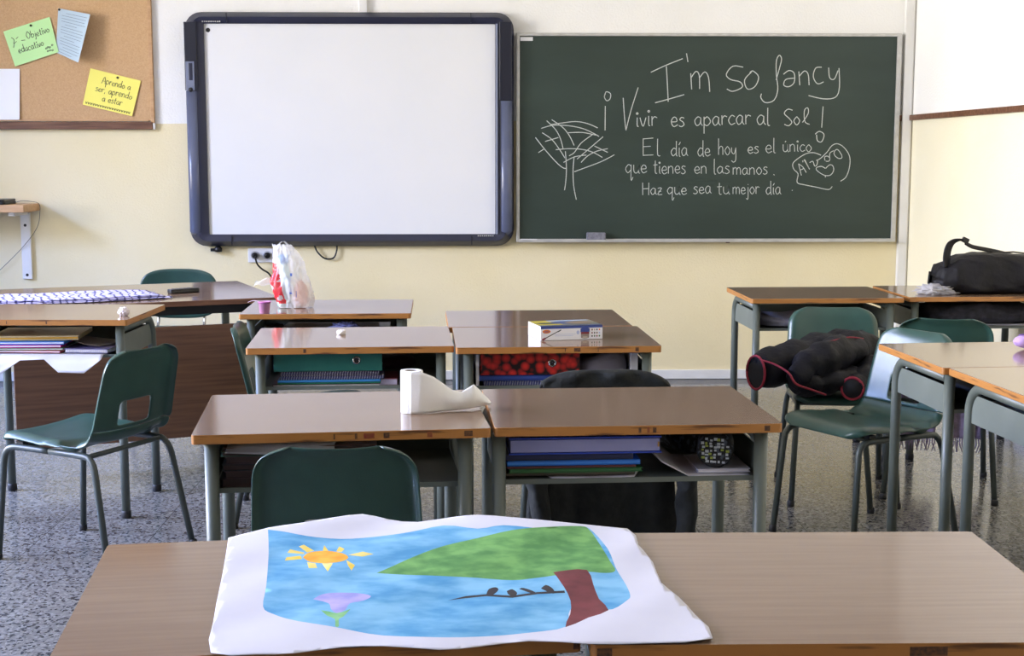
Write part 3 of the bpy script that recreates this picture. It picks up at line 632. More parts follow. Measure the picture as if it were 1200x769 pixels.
def crumple(name, label, cat, p, r, col, amp=.3, sq=(1, 1, 1), freq=3, seed=1, rough=.7, material=None, flatb=True):
    bm = bmesh.new(); bmesh.ops.create_icosphere(bm, subdivisions=4, radius=1)
    for v in bm.verts:
        c = v.co.normalized(); n = 1 + amp * nz(c, freq, seed) + amp * .5 * abs(nz(c, freq * 2.3, seed + 5)) * 2 - amp * .3
        q = Vector((c.x * n * sq[0], c.y * n * sq[1], c.z * n * sq[2])) * r
        if flatb: q.z = max(q.z, -r * sq[2] * .72)
        v.co = q
    zmin = min(v.co.z for v in bm.verts)
    for v in bm.verts: v.co.z -= zmin
    for f in bm.faces: f.smooth = True
    mb = MB(); mb.bm.free(); mb.bm = bm
    o = mb.build(name, material or flat('crumple_' + col, col, rough), loc=p)
    return tag(o, label, cat)
def cloth_heap(key, lx, ly, z, w, d, h, col, label, name='folded_cloth', cat='cloth', seed=0, amp=.5, col2=None, top=None, folds=5):
    """a heap of folded fabric: closed surface with folds"""
    p, a = at_desk(key, lx, ly, z)
    M['fabric_' + col] = mat('fabric_' + col, col, .9, col2=col2 or col, scale=(40, 40, 40), bump=.2, bscale=180)
    mb = MB()
    def f(u, v):
        th = (v - .5) * math.pi; ph = u * 2 * math.pi
        cx = math.copysign(abs(math.cos(ph)) ** .55, math.cos(ph)); cy = math.copysign(abs(math.sin(ph)) ** .55, math.sin(ph)); r = max(math.cos(th), 0) ** .4
        zz = math.copysign(abs(math.sin(th)) ** .7, math.sin(th))
        x, y = cx * r * w / 2, cy * r * d / 2
        n = nz((x, y, zz * .05), 9, seed) * amp + .25 * math.sin(x * 40 * folds / 5 + 3 * nz((x, y, 0), 7, seed)) * (zz > 0)
        zq = max((zz + 1) / 2 * h * (1 + .5 * n), 0)
        k = 1 + .05 * nz((x, y, zz), 12, seed + 3)
        return (x * k, y * k, min(zq, top) if top else zq)
    mb.grid(f, 56, 22); bmesh.ops.remove_doubles(mb.bm, verts=mb.bm.verts, dist=.0004)
    o = mb.build(name, 'fabric_' + col, loc=p, rot=(0, 0, R(a)))
    return tag(o, label, cat)
def loose_sheet(key, z, rows, label, col='white_paper', name='paper_sheet', solid=.0006):
    """rows: list of (lists of (lx, ly, dz)) from back to front; smooth sheet through them"""
    p, a = at_desk(key, 0, 0, z); nv, nu = len(rows) - 1, len(rows[0]) - 1
    def f(u, v):
        i, j = min(int(u * nu), nu - 1), min(int(v * nv), nv - 1); s, t_ = u * nu - i, v * nv - j
        A = Vector(rows[j][i]).lerp(Vector(rows[j][i + 1]), s); B = Vector(rows[j + 1][i]).lerp(Vector(rows[j + 1][i + 1]), s); return A.lerp(B, t_)
    o = MB().grid(f, nu * 4, nv * 4).build(name, col, loc=p, rot=(0, 0, R(a)), solid=solid)
    return tag(o, label, 'paper')

# third row, left: green box file over notebooks
z = FLOOR_T
book('r3L', -.085, -.05, z, .36, .27, .009, '4A2C22', 'brown thin book at the bottom below the green box file', name='book', cat='book'); z += .0093
book('r3L', -.075, -.055, z, .345, .27, .006, '1E6A50', 'green folder second from the bottom below the green box file', page='2A7A5E', name='folder', cat='folder', pages=False); z += .0062
book('r3L', -.075, -.058, z, .345, .27, .008, '2F7FC4', 'bright blue folder lying under the spiral notebooks and green box file', page='3A8AD0', name='folder', cat='folder', pages=False); z += .0082
book('r3L', -.065, -.06, z, .35, .25, .013, '2E3158', 'navy spiral notebook, lower of the two under the green box file', spiral=True, page='4A4A78'); z += .0135
book('r3L', -.072, -.055, z, .335, .25, .013, '3A3450', 'dark spiral notebook, upper of the two right under the green box file', spiral=True, page='4A4668'); z += .0145
M['file_green'] = mat('file_green', '1F6B62', .5, col2='246F66', scale=(30, 30, 30))
box_file('r3L', -.078, -.045, z, .362, .28, .066, 'file_green', 'green lever box file with a metal finger ring in the desk tray', .095)
book('r3L', .108, -.1, FLOOR_T, .095, .16, .024, '7A3A4A', 'small maroon book with pale page edges right of the green box file', name='book', cat='book', page='C9C2E0')
t = book('r3L', .195, -.11, FLOOR_T, .07, .15, .018, '4A4A54', 'small grey case at the right end of the green box file tray', name='case', cat='case', pages=False, page='6A6A74')
cloth_heap('r3L', .12, .06, FLOOR_T + .0255, .20, .14, .04, '3A1E26', 'dark maroon cloth behind the small maroon book', seed=4, top=.075)
# third row, right: red patterned file
z = FLOOR_T
book('r3R', -.085, -.045, z, .33, .27, .016, '34386E', 'navy spiral notebook at the bottom below the red patterned file', spiral=True, page='4A4E80'); z += .017
book('r3R', -.10, -.05, z, .33, .26, .02, '2C3F86', 'blue ring folder directly under the red patterned file', page='3A509A', name='folder', cat='folder', pages=False); z += .0205
def red_print():
    m = bpy.data.materials.new('red_berry_print'); m.use_nodes = True; nt = m.node_tree; b = nt.nodes['Principled BSDF']; tc = nt.nodes.new('ShaderNodeTexCoord')
    v = nt.nodes.new('ShaderNodeTexVoronoi'); v.inputs['Scale'].default_value = 42; nt.links.new(tc.outputs['Object'], v.inputs['Vector'])
    r = nt.nodes.new('ShaderNodeValToRGB'); e = r.color_ramp.elements; e[0].position = .2; e[0].color = lin('D32C25'); e[1].position = .74; e[1].color = lin('14070A')
    q = e.new(.5); q.color = lin('A8201D'); nt.links.new(v.outputs['Distance'], r.inputs[0])
    nt.links.new(r.outputs[0], b.inputs['Base Color']); b.inputs['Roughness'].default_value = .45; return m
M['red_print'] = red_print()
box_file('r3R', -.09, -.045, z, .335, .28, .073, 'red_print', 'red and black patterned box file below the paint box desk', .075)
cloth_heap('r3R', .165, -.07, FLOOR_T, .165, .22, .10, '6A6672', 'grey fabric bag stuffed into the tray right of the red patterned file', name='fabric_bag', cat='bag', seed=9, amp=.25, top=.118, folds=3)
book('r3R', .265, -.08, FLOOR_T + .0, .03, .2, .11, '2B4C9A', 'upright blue book at the right end of the red patterned file tray', name='book', cat='book')
book('r3R', -.268, -.09, FLOOR_T, .016, .2, .11, '8A8AA8', 'slim pale notebook standing at the left of the red patterned file')
# second row, left
z = FLOOR_T
for col, th, lb, w in (('3A2626', .02, 'dark brown book at the bottom of the stack under the paper roll desk', .27), ('4C2E34', .018, 'maroon book second from the bottom under the paper roll desk', .255), ('23262E', .016, 'black notebook in the middle of the stack under the paper roll desk', .265), ('4A3038', .018, 'wine red book fourth from the bottom under the paper roll desk', .25), ('2E4A3C', .012, 'green notebook near the top of the stack under the paper roll desk', .27), ('6A4434', .009, 'brown folder on top of the stack under the paper roll desk', .36)):
    book('r2L', -.15 + (.05 if w > .3 else 0), -.05, z, w, .26, th, col, lb, page='4A3A3A', name='book' if 'book ' in lb and 'note' not in lb else ('folder' if 'folder' in lb else 'notebook'), cat='book' if 'folder' not in lb else 'folder', rot=0); z += th + .0004
loose_sheet('r2L', z + .001, [[(-.27, .06, .012), (-.17, .06, .016), (-.08, .06, .012), (.0, .06, .006)], [(-.27, -.07, .004), (-.17, -.07, .009), (-.08, -.07, .008), (.0, -.07, .003)], [(-.27, -.175, .002), (-.17, -.178, .004), (-.08, -.178, .004), (-.02, -.175, .001)], [(-.275, -.188, -.012), (-.17, -.192, -.018), (-.08, -.19, -.02), (-.02, -.186, -.01)]], 'white squared paper sheets on top of the book stack under the paper roll desk')
# second row, right
z = FLOOR_T
loose_sheet('r2R', z + .0012, [[(-.20, .10, .003), (-.08, .10, .001), (.02, .10, .003)], [(-.22, -.14, .004), (-.08, -.16, .001), (.02, -.14, .004)], [(-.20, -.195, .003), (-.08, -.20, .001), (.0, -.195, .003)]], 'pale blue sheet lying lowest in the tray with the blue folders')
z += .0075
for col, th, lb, x, w, nm in (('4A4038', .006, 'thin grey-brown notebook near the bottom of the blue folder stack', -.155, .32, 'notebook'), ('2E6B3A', .010, 'green notebook in the lower part of the blue folder stack', -.14, .325, 'notebook'), ('5A2A2E', .006, 'dark red folder between the green notebook and the bright blue folder', -.15, .315, 'folder'), ('2A6FD0', .013, 'bright blue folder in the middle of the stack beside the round pencil case', -.145, .325, 'folder'), ('262A44', .016, 'dark navy folder just under the thick blue ring binder', -.16, .32, 'folder')):
    book('r2R', x, -.045, z, w, .27, th, col, lb, name=nm, cat=nm, pages=(nm == 'notebook'), page={'2A6FD0': '4A90E6', '5A2A2E': '6A3A3E', '262A44': '30365A', '4A4038': '6A6258', '2E6B3A': '4A7A50'}[col]); z += th + .0005
p, a = at_desk('r2R', -.118, -.05, z); t = thing('ring_binder', 'thick blue binder with pale page edges on top of the folder stack', 'binder', p, a)
mb = MB(); mb.box((0, 0, .002), (.37, .28, .004)); mb.box((0, 0, .040), (.37, .28, .004)); mb.box((0, .138, .021), (.37, .004, .034)); mb.build('cover', flat('binder_blue', '3450C4', .35), t, bevel=.001)
MB().box((.0, -.002, .020), (.362, .268, .03)).build('pages', flat('pages_A4A8DE', 'A4A8DE'), t); MB().box((.178, -.132, .021), (.004, .012, .012)).build('page_tab', flat('tab_tan', 'C79A5A'), t)
loose_sheet('r2R', FLOOR_T + .0012, [[(.08, -.0, .055), (.13, .02, .01), (.22, .02, .004), (.285, .02, .004)], [(.055, -.10, .045), (.125, -.10, .006), (.22, -.10, .003), (.285, -.10, .003)], [(.07, -.18, .035), (.135, -.195, .002), (.22, -.195, .001), (.285, -.195, .001)]], 'white open notebook page curling up beside the round pencil case', solid=.0015)
book('r2R', .225, -.09, FLOOR_T + .0062, .13, .17, .009, 'D8D8E4', 'white notepad under the round pencil case')
def pencil_case(key, lx, ly, z, r, ln, label, pr_, rz=0):
    p, a = at_desk(key, lx, ly, z); t = thing('pencil_case', label, 'pencil case', (p[0], p[1], p[2] + r), a + rz)
    MB().tube([(0, y, 0) for y in (-ln / 2, -ln / 2 + .012, 0, ln / 2 - .012, ln / 2)], [r * .86, r, r, r, r * .85], 28).build('case_body', 'case_fabric', t)
    if pr_:
        rnd = random.Random(3); mb = MB()
        for i in range(-4, 5):
            for j in range(-4, 5):
                x, zz = i * .0098 + rnd.uniform(-.002, .002), j * .009 + rnd.uniform(-.002, .002)
                if math.hypot(x, zz) > r * .8 or rnd.random() < .22: continue
                mb.mi = 1 if rnd.random() < .2 else 0
                mb.box((x, -ln / 2 - .0004, zz), (rnd.uniform(.005, .009), .0012, rnd.uniform(.004, .007)))
        mb.build('print', [flat('print_white', 'B9C0C8'), flat('print_green', '9AA84A')], t)
    MB().tube([(0, -ln / 2 - .004, r * .80), (0, 0, r + .002), (0, ln / 2, r * .82)], .003, 6).build('zip', 'black', t)
    return t
M['case_fabric'] = mat('case_fabric', '16171B', .7, col2='4A5260', scale=(70, 70, 70), lo=.55, hi=.6)
pencil_case('r2R', .215, -.12, FLOOR_T + .0155, .045, .11, 'round black pencil case with white and green pixel pattern', True, -14)
pencil_case('r2R', .155, .085, FLOOR_T + .010, .05, .16, 'second dark mottled pencil case half hidden behind the round patterned one', False, 30)
# far-left desk: papers spilling out
LT = FLOOR_T + .019; z = LT
X7 = (-.26, -.16, -.067, .024, .08, .178, .239)
loose_sheet('L', z + .002, [[(x, .05, .004) for x in X7], [(x, -.16, .002) for x in X7], [(x, -.232, .006) for x in X7], [(x, -.25 + .25 * dz, .3 * dz) for x, dz in zip(X7, (-.10, -.08, -.012, -.008, -.055, -.058, -.008))], [(x, -.262 + .3 * dz, dz) for x, dz in zip(X7, (-.10, -.08, -.012, -.008, -.055, -.058, -.008))]], 'large white paper hanging out over the tray of the far left desk')
z += .0095
for col, th, lb, x, w, rz, nm, sp in (('A84A5A', .009, 'red folder at the bottom of the pile in the far left desk', -.10, .34, -2, 'folder', False), ('5A7A4A', .008, 'green notebook low in the pile of the far left desk', -.10, .33, 3, 'notebook', False), ('B62E8E', .012, 'magenta folder in the pile of the far left desk', -.11, .33, 4, 'folder', False), ('2F7AD0', .012, 'blue folder just below the cream folder in the far left desk', -.10, .34, 3, 'folder', False)):
    book('L', x, -.07, z, w, .26, th, col, lb, rot=rz, name=nm, cat=nm, pages=(nm == 'notebook'), spiral=sp); z += th + .0006
t = book('L', -.06, -.04, z, .33, .27, .018, 'D9C9A0', 'cream folder with a yellow edge on top of the pile in the far left desk', rot=7, name='folder', cat='folder', pages=False, page='E3AE3E'); z += .019
book('L', .17, -.09, LT + .009, .17, .22, .016, '6A6296', 'purple spiral notebook on the right side of the far left desk tray', rot=-4, spiral=True)
loose_sheet('L', LT + .027, [[(.08, .04, .016), (.18, .02, .008), (.26, .0, .004)], [(.07, -.06, .02), (.15, -.10, .008), (.235, -.10, .002)], [(.09, -.13, .022), (.14, -.15, .008), (.2, -.15, .001)]], 'grey-brown sheet sliding off the pile to the right in the far left desk', col=flat('sheet_taupe', '8F8580'))
# fourth row left
z = FLOOR_T
for col, th, lb in (('3A3A48', .028, 'thick dark book at the bottom of the tray below the shopping bag'), ('54504E', .024, 'grey book in the middle of the tray below the shopping bag'), ('2E3438', .014, 'black notebook on top of the tray pile below the shopping bag')):
    book('r4L', .05, -.05, z, .4, .27, th, col, lb, name='notebook' if 'notebook' in lb else 'book', cat='book'); z += th + .0005
loose_sheet('r4L', z + .001, [[(-.18, .05, .004), (0, .05, .002), (.2, .05, .003)], [(-.19, -.10, .003), (0, -.10, .001), (.21, -.10, .002)], [(-.18, -.19, .003), (0, -.20, .001), (.2, -.19, .002)]], 'white sheet of paper on the tray pile below the shopping bag')
p, a = at_desk('r4L', .075, -.205, z + .0035)
crumple('tissue', 'crumpled blue-violet tissue peeking out below the shopping bag desk top', 'tissue', p, .03, '6E78C0', .6, (1.6, .9, .62), 4, 3)
p, a = at_desk('r4L', -.215, -.11, FLOOR_T)
crumple('pouch', 'black pouch at the left end of the tray below the shopping bag', 'pouch', p, .054, '17171B', .25, (.95, 1.3, .95), 2, 6)
# far right desks
cloth_heap('uL', -.06, -.04, FLOOR_T, .46, .30, .055, '6E6E80', 'grey folded cloth in the tray of the bare desk below the chalkboard', seed=2, amp=.3, col2='7C7C8C', top=.075, folds=2)
cloth_heap('uR', .03, -.03, FLOOR_T + .005, .52, .33, .09, '151419', 'heap of black clothes stuffed in the tray under the sports bag', name='clothes', cat='clothes', seed=12, amp=.8, col2='2A2934', top=.115, folds=4)
loose_sheet('uR', FLOOR_T + .0015, [[(-.2, -.10, .002), (0, -.10, .002), (.27, -.10, .002)], [(-.2, -.19, .007), (0, -.19, .007), (.27, -.19, .007)], [(-.18, -.235, .016), (0, -.232, .012), (.27, -.23, .008)]], 'crumpled white paper below the black clothes under the sports bag')
cloth_heap('A', .0, .0, FLOOR_T, .48, .3, .07, '1B1F26', 'dark cloth in the tray of the desk beside the sideways chair', seed=21, amp=.5, top=.1)
p, a = at_desk('B', -.02, -.05, FLOOR_T); t = thing('kit_bag', 'navy bag with white lettering in the tray of the nearest right desk', 'bag', p, a)
def kit(u, v):
    th = (v - .5) * math.pi; ph = u * 2 * math.pi; r = max(math.cos(th), 0) ** .35
    c = math.copysign(abs(math.cos(ph)) ** .5, math.cos(ph)); s = math.copysign(abs(math.sin(ph)) ** .5, math.sin(ph)); zz = (math.copysign(abs(math.sin(th)) ** .6, math.sin(th)) + 1) / 2
    x, y = c * r * .17, s * r * .13; return (x, y, zz * .102 * (1 + .12 * nz((x, y, zz), 10, 2)))
mb = MB().grid(kit, 40, 18); bmesh.ops.remove_doubles(mb.bm, verts=mb.bm.verts, dist=.0004); M['fabric_navy'] = mat('fabric_navy', '1D2040', .7, col2='23264C', scale=(30, 30, 30), bump=.2, bscale=150); mb.build('bag_body', 'fabric_navy', t)
num = [[(.45, 1.7), (.12, 1.0), (.1, .4), (.4, 0), (.7, .4), (.4, .8), (.12, .5)], [(1.3, 1.6), (.95, .9), (1.3, .1), (1.65, .9), (1.3, 1.6)]]
mb = MB(); mb.strokes([[(x * .016, y * .016) for x, y in l] for l in num], .006, lambda x, y: (-.178 - .002, .06 - x, .05 + y)); mb.build('lettering', flat('lettering_white', 'E6E6EE'), t, recalc=False)
book('B', -.245, .10, FLOOR_T, .08, .15, .06, '6C7F98', 'blue-grey box at the back left of the nearest right desk tray', name='box', cat='box', pages=False)

# ---------------------------------------------------------------- on the desk tops
TOP = .7505
def paper_roll():
    t = thing('paper_roll', 'white toilet paper roll standing on a desk with its end unrolled', 'paper roll', (-.172, 3.385, TOP), 0)
    M['tissue_white'] = mat('tissue_white', 'F1F1F1', .9, bump=.1, bscale=300)
    MB().lathe([(.016, .0), (.027, 0), (.0275, .001), (.0275, .1035), (.027, .1045), (.016, .1045), (.016, 0)], (0, 0, 0), 36).build('roll', 'tissue_white', t)
    MB().lathe([(.0135, .002), (.0158, .002), (.0158, .104), (.0135, .104), (.0135, .002)], (0, 0, 0), 28).build('core', flat('roll_core', '8E857C'), t)
    rows = [(-.004, -.0285, .0, .1045), (.02, -.026, .0, .1035), (.05, -.012, .0005, .090), (.08, .004, .0005, .070), (.105, .014, .001, .053), (.126, .022, .002, .046), (.150, .030, .004, .064), (.172, .055, .004, .034), (.194, .08, .004, .010)]
    def f(u, v):
        n = len(rows) - 1; i = min(int(u * n), n - 1); s = u * n - i; a, b = Vector(rows[i]), Vector(rows[i + 1]); q = a.lerp(b, s)
        w = .012 * math.sin(v * 3.1) * min(u * 2, 1)
        return (q.x + .006 * math.sin(u * 9) * v, q.y - w, q.z + (q.w - q.z) * v)
    MB().grid(f, 40, 12).build('loose_end', 'tissue_white', t, solid=.0006)
paper_roll()
# paint box
t = thing('paint_box', 'white printed paint set box on the desk in the third row', 'box', (.292, 4.795, TOP), 16 - 3)
w, d, hh = .222, .165, .048
mb = MB(); mb.box((0, 0, hh / 2), (w, d, hh)); mb.build('carton', flat('carton_white', 'E4E4E8', .35), t, bevel=.001)
def decal(mb, y, pts, mi, k=0): mb.mi = mi; mb.verts_faces([(x, y - .0003 - k * .0002, z) for x, z in pts], [tuple(range(len(pts)))], False)
def ell(cx, cz, a, b, n=20): return [(cx + a * math.cos(2 * math.pi * k / n), cz + b * math.sin(2 * math.pi * k / n)) for k in range(n)]
def rc(x0, x1, z0, z1): return [(x0, z0), (x1, z0), (x1, z1), (x0, z1)]
mb = MB(); y = -d / 2
decal(mb, y, rc(-.111, .111, .040, .048), 0); decal(mb, y, ell(-.090, .031, .0145, .0065), 1)
decal(mb, y, [(-.107, .0035), (-.104, .0015), (-.037, .035), (-.040, .0365)], 2, 1); decal(mb, y, [(-.1085, .0045), (-.102, .0), (-.092, .006), (-.096, .011)], 3, 2); decal(mb, y, [(-.049, .0295), (-.047, .0285), (-.037, .035), (-.0395, .037)], 2, 3)
decal(mb, y, rc(.033, .062, .008, .032), 4); decal(mb, y, ell(.0475, .008, .0145, .005), 4, 1); decal(mb, y, rc(.031, .064, .026, .037), 0, 2); decal(mb, y, ell(.0475, .037, .0165, .004), 0, 3); decal(mb, y, rc(.0325, .0625, .019, .026), 3, 4); decal(mb, y, ell(.0475, .008, .010, .003), 5, 5)
decal(mb, y, ell(.022, .025, .005, .007), 6); decal(mb, y, rc(-.06, .014, .0195, .0205), 6, 1); decal(mb, y, rc(-.06, .006, .0145, .0155), 6, 1)
dc = [2, 3, 7, 8, 2, 5, 3, 7, 2, 8, 6, 1]
for i in range(4):
    for j in range(3): decal(mb, y, ell(.073 + i * .0088, .011 + j * .011, .0026, .0032, 10), dc[i * 3 + j])
P = [flat('print_blue', '33478F', .35), flat('print_orange', 'E07A1E', .35), flat('print_black', '1A1A22', .35), flat('print_red', '7A1E2A', .35), flat('jar_grey', '8A8078', .35), flat('jar_light', 'B8AC9C', .35), flat('print_pale_blue', 'A9B6DC', .35), flat('print_brown', '6A4A2A', .35), flat('print_green2', '3A6A44', .35)]
mb.build('front_print', P, t, recalc=False)
mb = MB(); mb.strokes([[(-.0985 + x * .0055, .0285 + yy * .0052) for x, yy in l] for l in write('jovi', 0, 3.2, 0, -1)], .0011, lambda x, z: (x, y - .0012, z)); mb.build('lettering', flat('print_blue', '33478F'), t, recalc=False)
mb = MB()
def top(mb, pts, mi, k=0): mb.mi = mi; mb.verts_faces([(x, q, hh + .0003 + k * .0002) for x, q in pts], [tuple(range(len(pts)))], False)
top(mb, rc(-.111, .111, -.0825, .0825), 0); top(mb, rc(-.11, -.02, -.045, .08), 1, 1); top(mb, ell(-.06, .0, .045, .022), 2, 2); top(mb, ell(.0, .01, .05, .04), 3, 3); top(mb, rc(-.05, .1, .05, .075), 4, 4); top(mb, ell(.05, .0, .05, .03), 5, 5); top(mb, rc(-.111, .111, -.0825, -.066), 3, 6)
mb.build('lid_print', [flat('lid_grey', '6A6A5C', .35), flat('lid_yellow', 'B8A832', .35), flat('lid_olive', '4A4A2E', .35), flat('lid_blue', '3C4A78', .35), flat('lid_sky', 'A9B9CC', .35), flat('lid_tan', '8A7258', .35)], t, recalc=False)
# small crumbs
tag(crumple('eraser', 'tiny worn white eraser on the desk with the green box file', 'eraser', (-.495, 4.882, TOP - .0015), .0135, 'E6E0D8', .35, (1.2, .9, .8), 2, 2), None, None)
crumple('paper_ball', 'small crumpled paper ball on the far left desk', 'paper ball', (-1.367, 5.305, .7695), .02, 'E2D8DC', .35, (1, 1, .95), 3, 7)
t = thing('pencil_pouch', 'lilac pencil pouch at the right edge of the photo on the yellowish desk', 'pencil case', (1.83, 4.47, TOP), 20)
def pouch(u, v):
    ph = v * 2 * math.pi; s = math.sin(math.pi * u) ** .35; return ((u - .5) * .2, .036 * s * math.cos(ph), max(.026 + .026 * s * math.sin(ph) + .004 * nz((u * 3, v * 3, 0), 2, 4), 0))
M['lilac'] = mat('lilac_fabric', 'BFA0DC', .6, bump=.15, bscale=120); MB().grid(pouch, 24, 20).build('pouch_body', 'lilac', t); MB().tube([(-.085, 0, .0475), (0, 0, .054), (.085, 0, .0475)], .0022, 6).build('zip', flat('zip_violet', '6A4A96'), t)
t = thing('cup', 'small pink plastic cup in front of the shopping bag', 'cup', (-.868, 5.545, TOP), 0)
MB().lathe([(0, 0), (.019, 0), (.0235, .042), (.0255, .0425), (.0255, .047), (.0225, .047), (.0185, .003), (0, .003)], (0, 0, 0), 24).build('cup_body', mat('pink_plastic', 'DDA0CC', .35), t)
MB().lathe([(.0225, .041), (.0265, .041), (.0265, .0475), (.0225, .0475), (.0225, .041)], (0, 0, 0), 24).build('rim', mat('pink_rim', 'B0609A', .35), t)
def flap(u, v): return (-.02 - .045 * u, -.004 + .02 * (v - .5), .047 + .006 * math.sin(u * 3) - .004 * u)
MB().grid(flap, 6, 4).build('peeled_lid', flat('lid_pink', 'E8CFE2'), t, solid=.0005)
# shopping bag with a bottle inside
t = thing('shopping_bag', 'knotted white plastic shopping bag with red print standing on a desk', 'bag', (-.795, 5.765, TOP), 0)
M['bag_film'] = film('bag_film', 'F4F3F3', .5); M['bag_red'] = film('bag_red', 'E0313A', .1); M['bag_blue'] = flat('bag_blue_print', '4A68B8')
prof = [(.0, .070, .058), (.04, .084, .064), (.10, .078, .062), (.15, .066, .055), (.20, .056, .046), (.235, .046, .034), (.258, .036, .016)]
def bagp(u, v):
    i = min(int(v * 6), 5); s = v * 6 - i; z_, rx, ry = [a + (b - a) * s for a, b in zip(prof[i], prof[i + 1])]
    ph = u * 2 * math.pi; n = 1 + .10 * math.sin(5 * ph + 9 * v) * (.3 + v) + .20 * nz((math.cos(ph), math.sin(ph), v * 2), 2.0, 3) + .20 * (.5 - abs(nz((math.cos(ph), math.sin(ph), v * 1.5), 3.1, 8))) - .08 + .07 * nz((math.cos(ph), math.sin(ph), v * 4), 7, 4)
    cx = .02 * (1 - v) - .012 * v - .02 * v * v
    return (cx + rx * n * math.cos(ph), ry * n * math.sin(ph), .002 + z_ + .010 * nz((math.cos(ph) * 2, math.sin(ph), v), 2, 1) * v)
mb = MB(); mb.grid(bagp, 110, 56)
for f in mb.bm.faces:
    c = f.calc_center_median(); 
    if c.y < .02 and -.09 + (.16 - c.z) * .22 < c.x < -.052 + (.19 - c.z) * .24 and .018 < c.z < .185 and nz(c, 40, 2) > -.35: f.material_index = 1
mb.build('bag_body', ['bag_film', 'bag_red'], t, solid=0, recalc=False)
def hnd(u, v): return (-.062 - .09 * u + .01 * v, -.02 + .02 * v, .085 + .018 * math.sin(2.4 * u) - .012 * u + .022 * v + .006 * math.sin(9 * u + 4 * v))
MB().grid(hnd, 12, 5).build('side_flap', 'bag_film', t)
def hnd2(u, v): a = u * math.pi; return (-.03 + .026 * math.cos(a) + .004 * v, .0 + .02 * (v - .5), .225 + .045 * math.sin(a) + .006 * math.sin(5 * u))
MB().grid(hnd2, 14, 5).build('handle', 'bag_film', t)
mb = MB()
for q in ((.012, .070, .010, .018), (.034, .060, .003, .026)): mb.box((q[0], -.0655, q[1]), (q[2], .0012, q[3]))
for k in range(3): mb.box((.006 + .004 * k, -.063 + .002 * k, .10 + .02 * k), (.008, .0012, .012))
mb.build('blue_print', 'bag_blue', t)
b = thing('water_bottle', 'plastic bottle with blue cap showing through the shopping bag', 'bottle', (-.818, 5.757, TOP + .004), 0)
MB().lathe([(0, 0), (.026, 0), (.029, .006), (.029, .12), (.027, .14), (.017, .168), (.0155, .18), (0, .18)], (0, 0, 0), 24).build('bottle_body', mat('bottle_teal', '9FC4BE', .2), b)
MB().lathe([(0, .181), (.0205, .181), (.0205, .212), (.019, .215), (0, .215)], (0, 0, 0), 24).build('cap', mat('cap_blue', '4C8FD6', .35), b)
crumple('snack_packet', 'peach coloured packet showing through the right side of the shopping bag', 'packet', (-.752, 5.765, TOP + .003), .042, 'E0A58C', .2, (.75, .8, 1.5), 3, 5)
# teacher's desk: patterned cloth and black remote
M['plaid'] = None
def plaid():
    m = bpy.data.materials.new('plaid_cloth'); m.use_nodes = True; nt = m.node_tree; b = nt.nodes['Principled BSDF']; tc = nt.nodes.new('ShaderNodeTexCoord')
    w1 = nt.nodes.new('ShaderNodeTexWave'); w1.bands_direction = 'X'; w1.inputs['Scale'].default_value = 9; w1.inputs['Distortion'].default_value = 7
    w2 = nt.nodes.new('ShaderNodeTexWave'); w2.bands_direction = 'Y'; w2.inputs['Scale'].default_value = 11; w2.inputs['Distortion'].default_value = 6
    for w_ in (w1, w2): nt.links.new(tc.outputs['UV' if False else 'Object'], w_.inputs['Vector'])
    mn = nt.nodes.new('ShaderNodeMath'); mn.operation = 'MINIMUM'; nt.links.new(w1.outputs['Fac'], mn.inputs[0]); nt.links.new(w2.outputs['Fac'], mn.inputs[1])
    r = nt.nodes.new('ShaderNodeValToRGB'); e = r.color_ramp.elements; e[0].position = .02; e[0].color = lin('3E3A66'); e[1].position = .3; e[1].color = lin('D6D0EC'); q = e.new(.12); q.color = lin('8F88BC')
    nt.links.new(mn.outputs[0], r.inputs[0]); nt.links.new(r.outputs[0], b.inputs['Base Color']); b.inputs['Roughness'].default_value = .9; return m
M['plaid'] = plaid()
t = thing('tablecloth', 'lilac checked cloth lying folded along the teacher desk', 'cloth', (-1.86, 6.19, .7425), 21)
def clo(k):
    def f(u, v):
        x = (u - .5) * (1.0 - .06 * k) + .01 * k; y = (v - .5) * (.38 - .03 * k) * (1 - .12 * math.cos(u * 6)) + .012 * math.sin(u * 7 + k)
        x = max(x, -.52) * .9 - .06 * v
        return (x + .02 * nz((u * 3, v * 3, k), 2, k), y, .005 + .0045 * k + .003 * nz((x * 8, y * 12, k), 1.4, k))
    return f
for k in range(3): MB().grid(clo(k), 60, 20).build('fold', 'plaid', t, solid=.002)
t = thing('remote_control', 'black remote control on the teacher desk beside the checked cloth', 'remote', (-1.385, 6.46, .7425), 40)
MB().prism(rrect(.15, .045, .012, 4), 0, .02).build('remote_body', 'black', t, bevel=.004)
mb = MB()
for i in range(5):
    for j in range(2): mb.box((-.05 + i * .02, -.008 + j * .016, .0205), (.01, .008, .003))
mb.build('buttons', flat('button_grey', '4A4A50'), t)

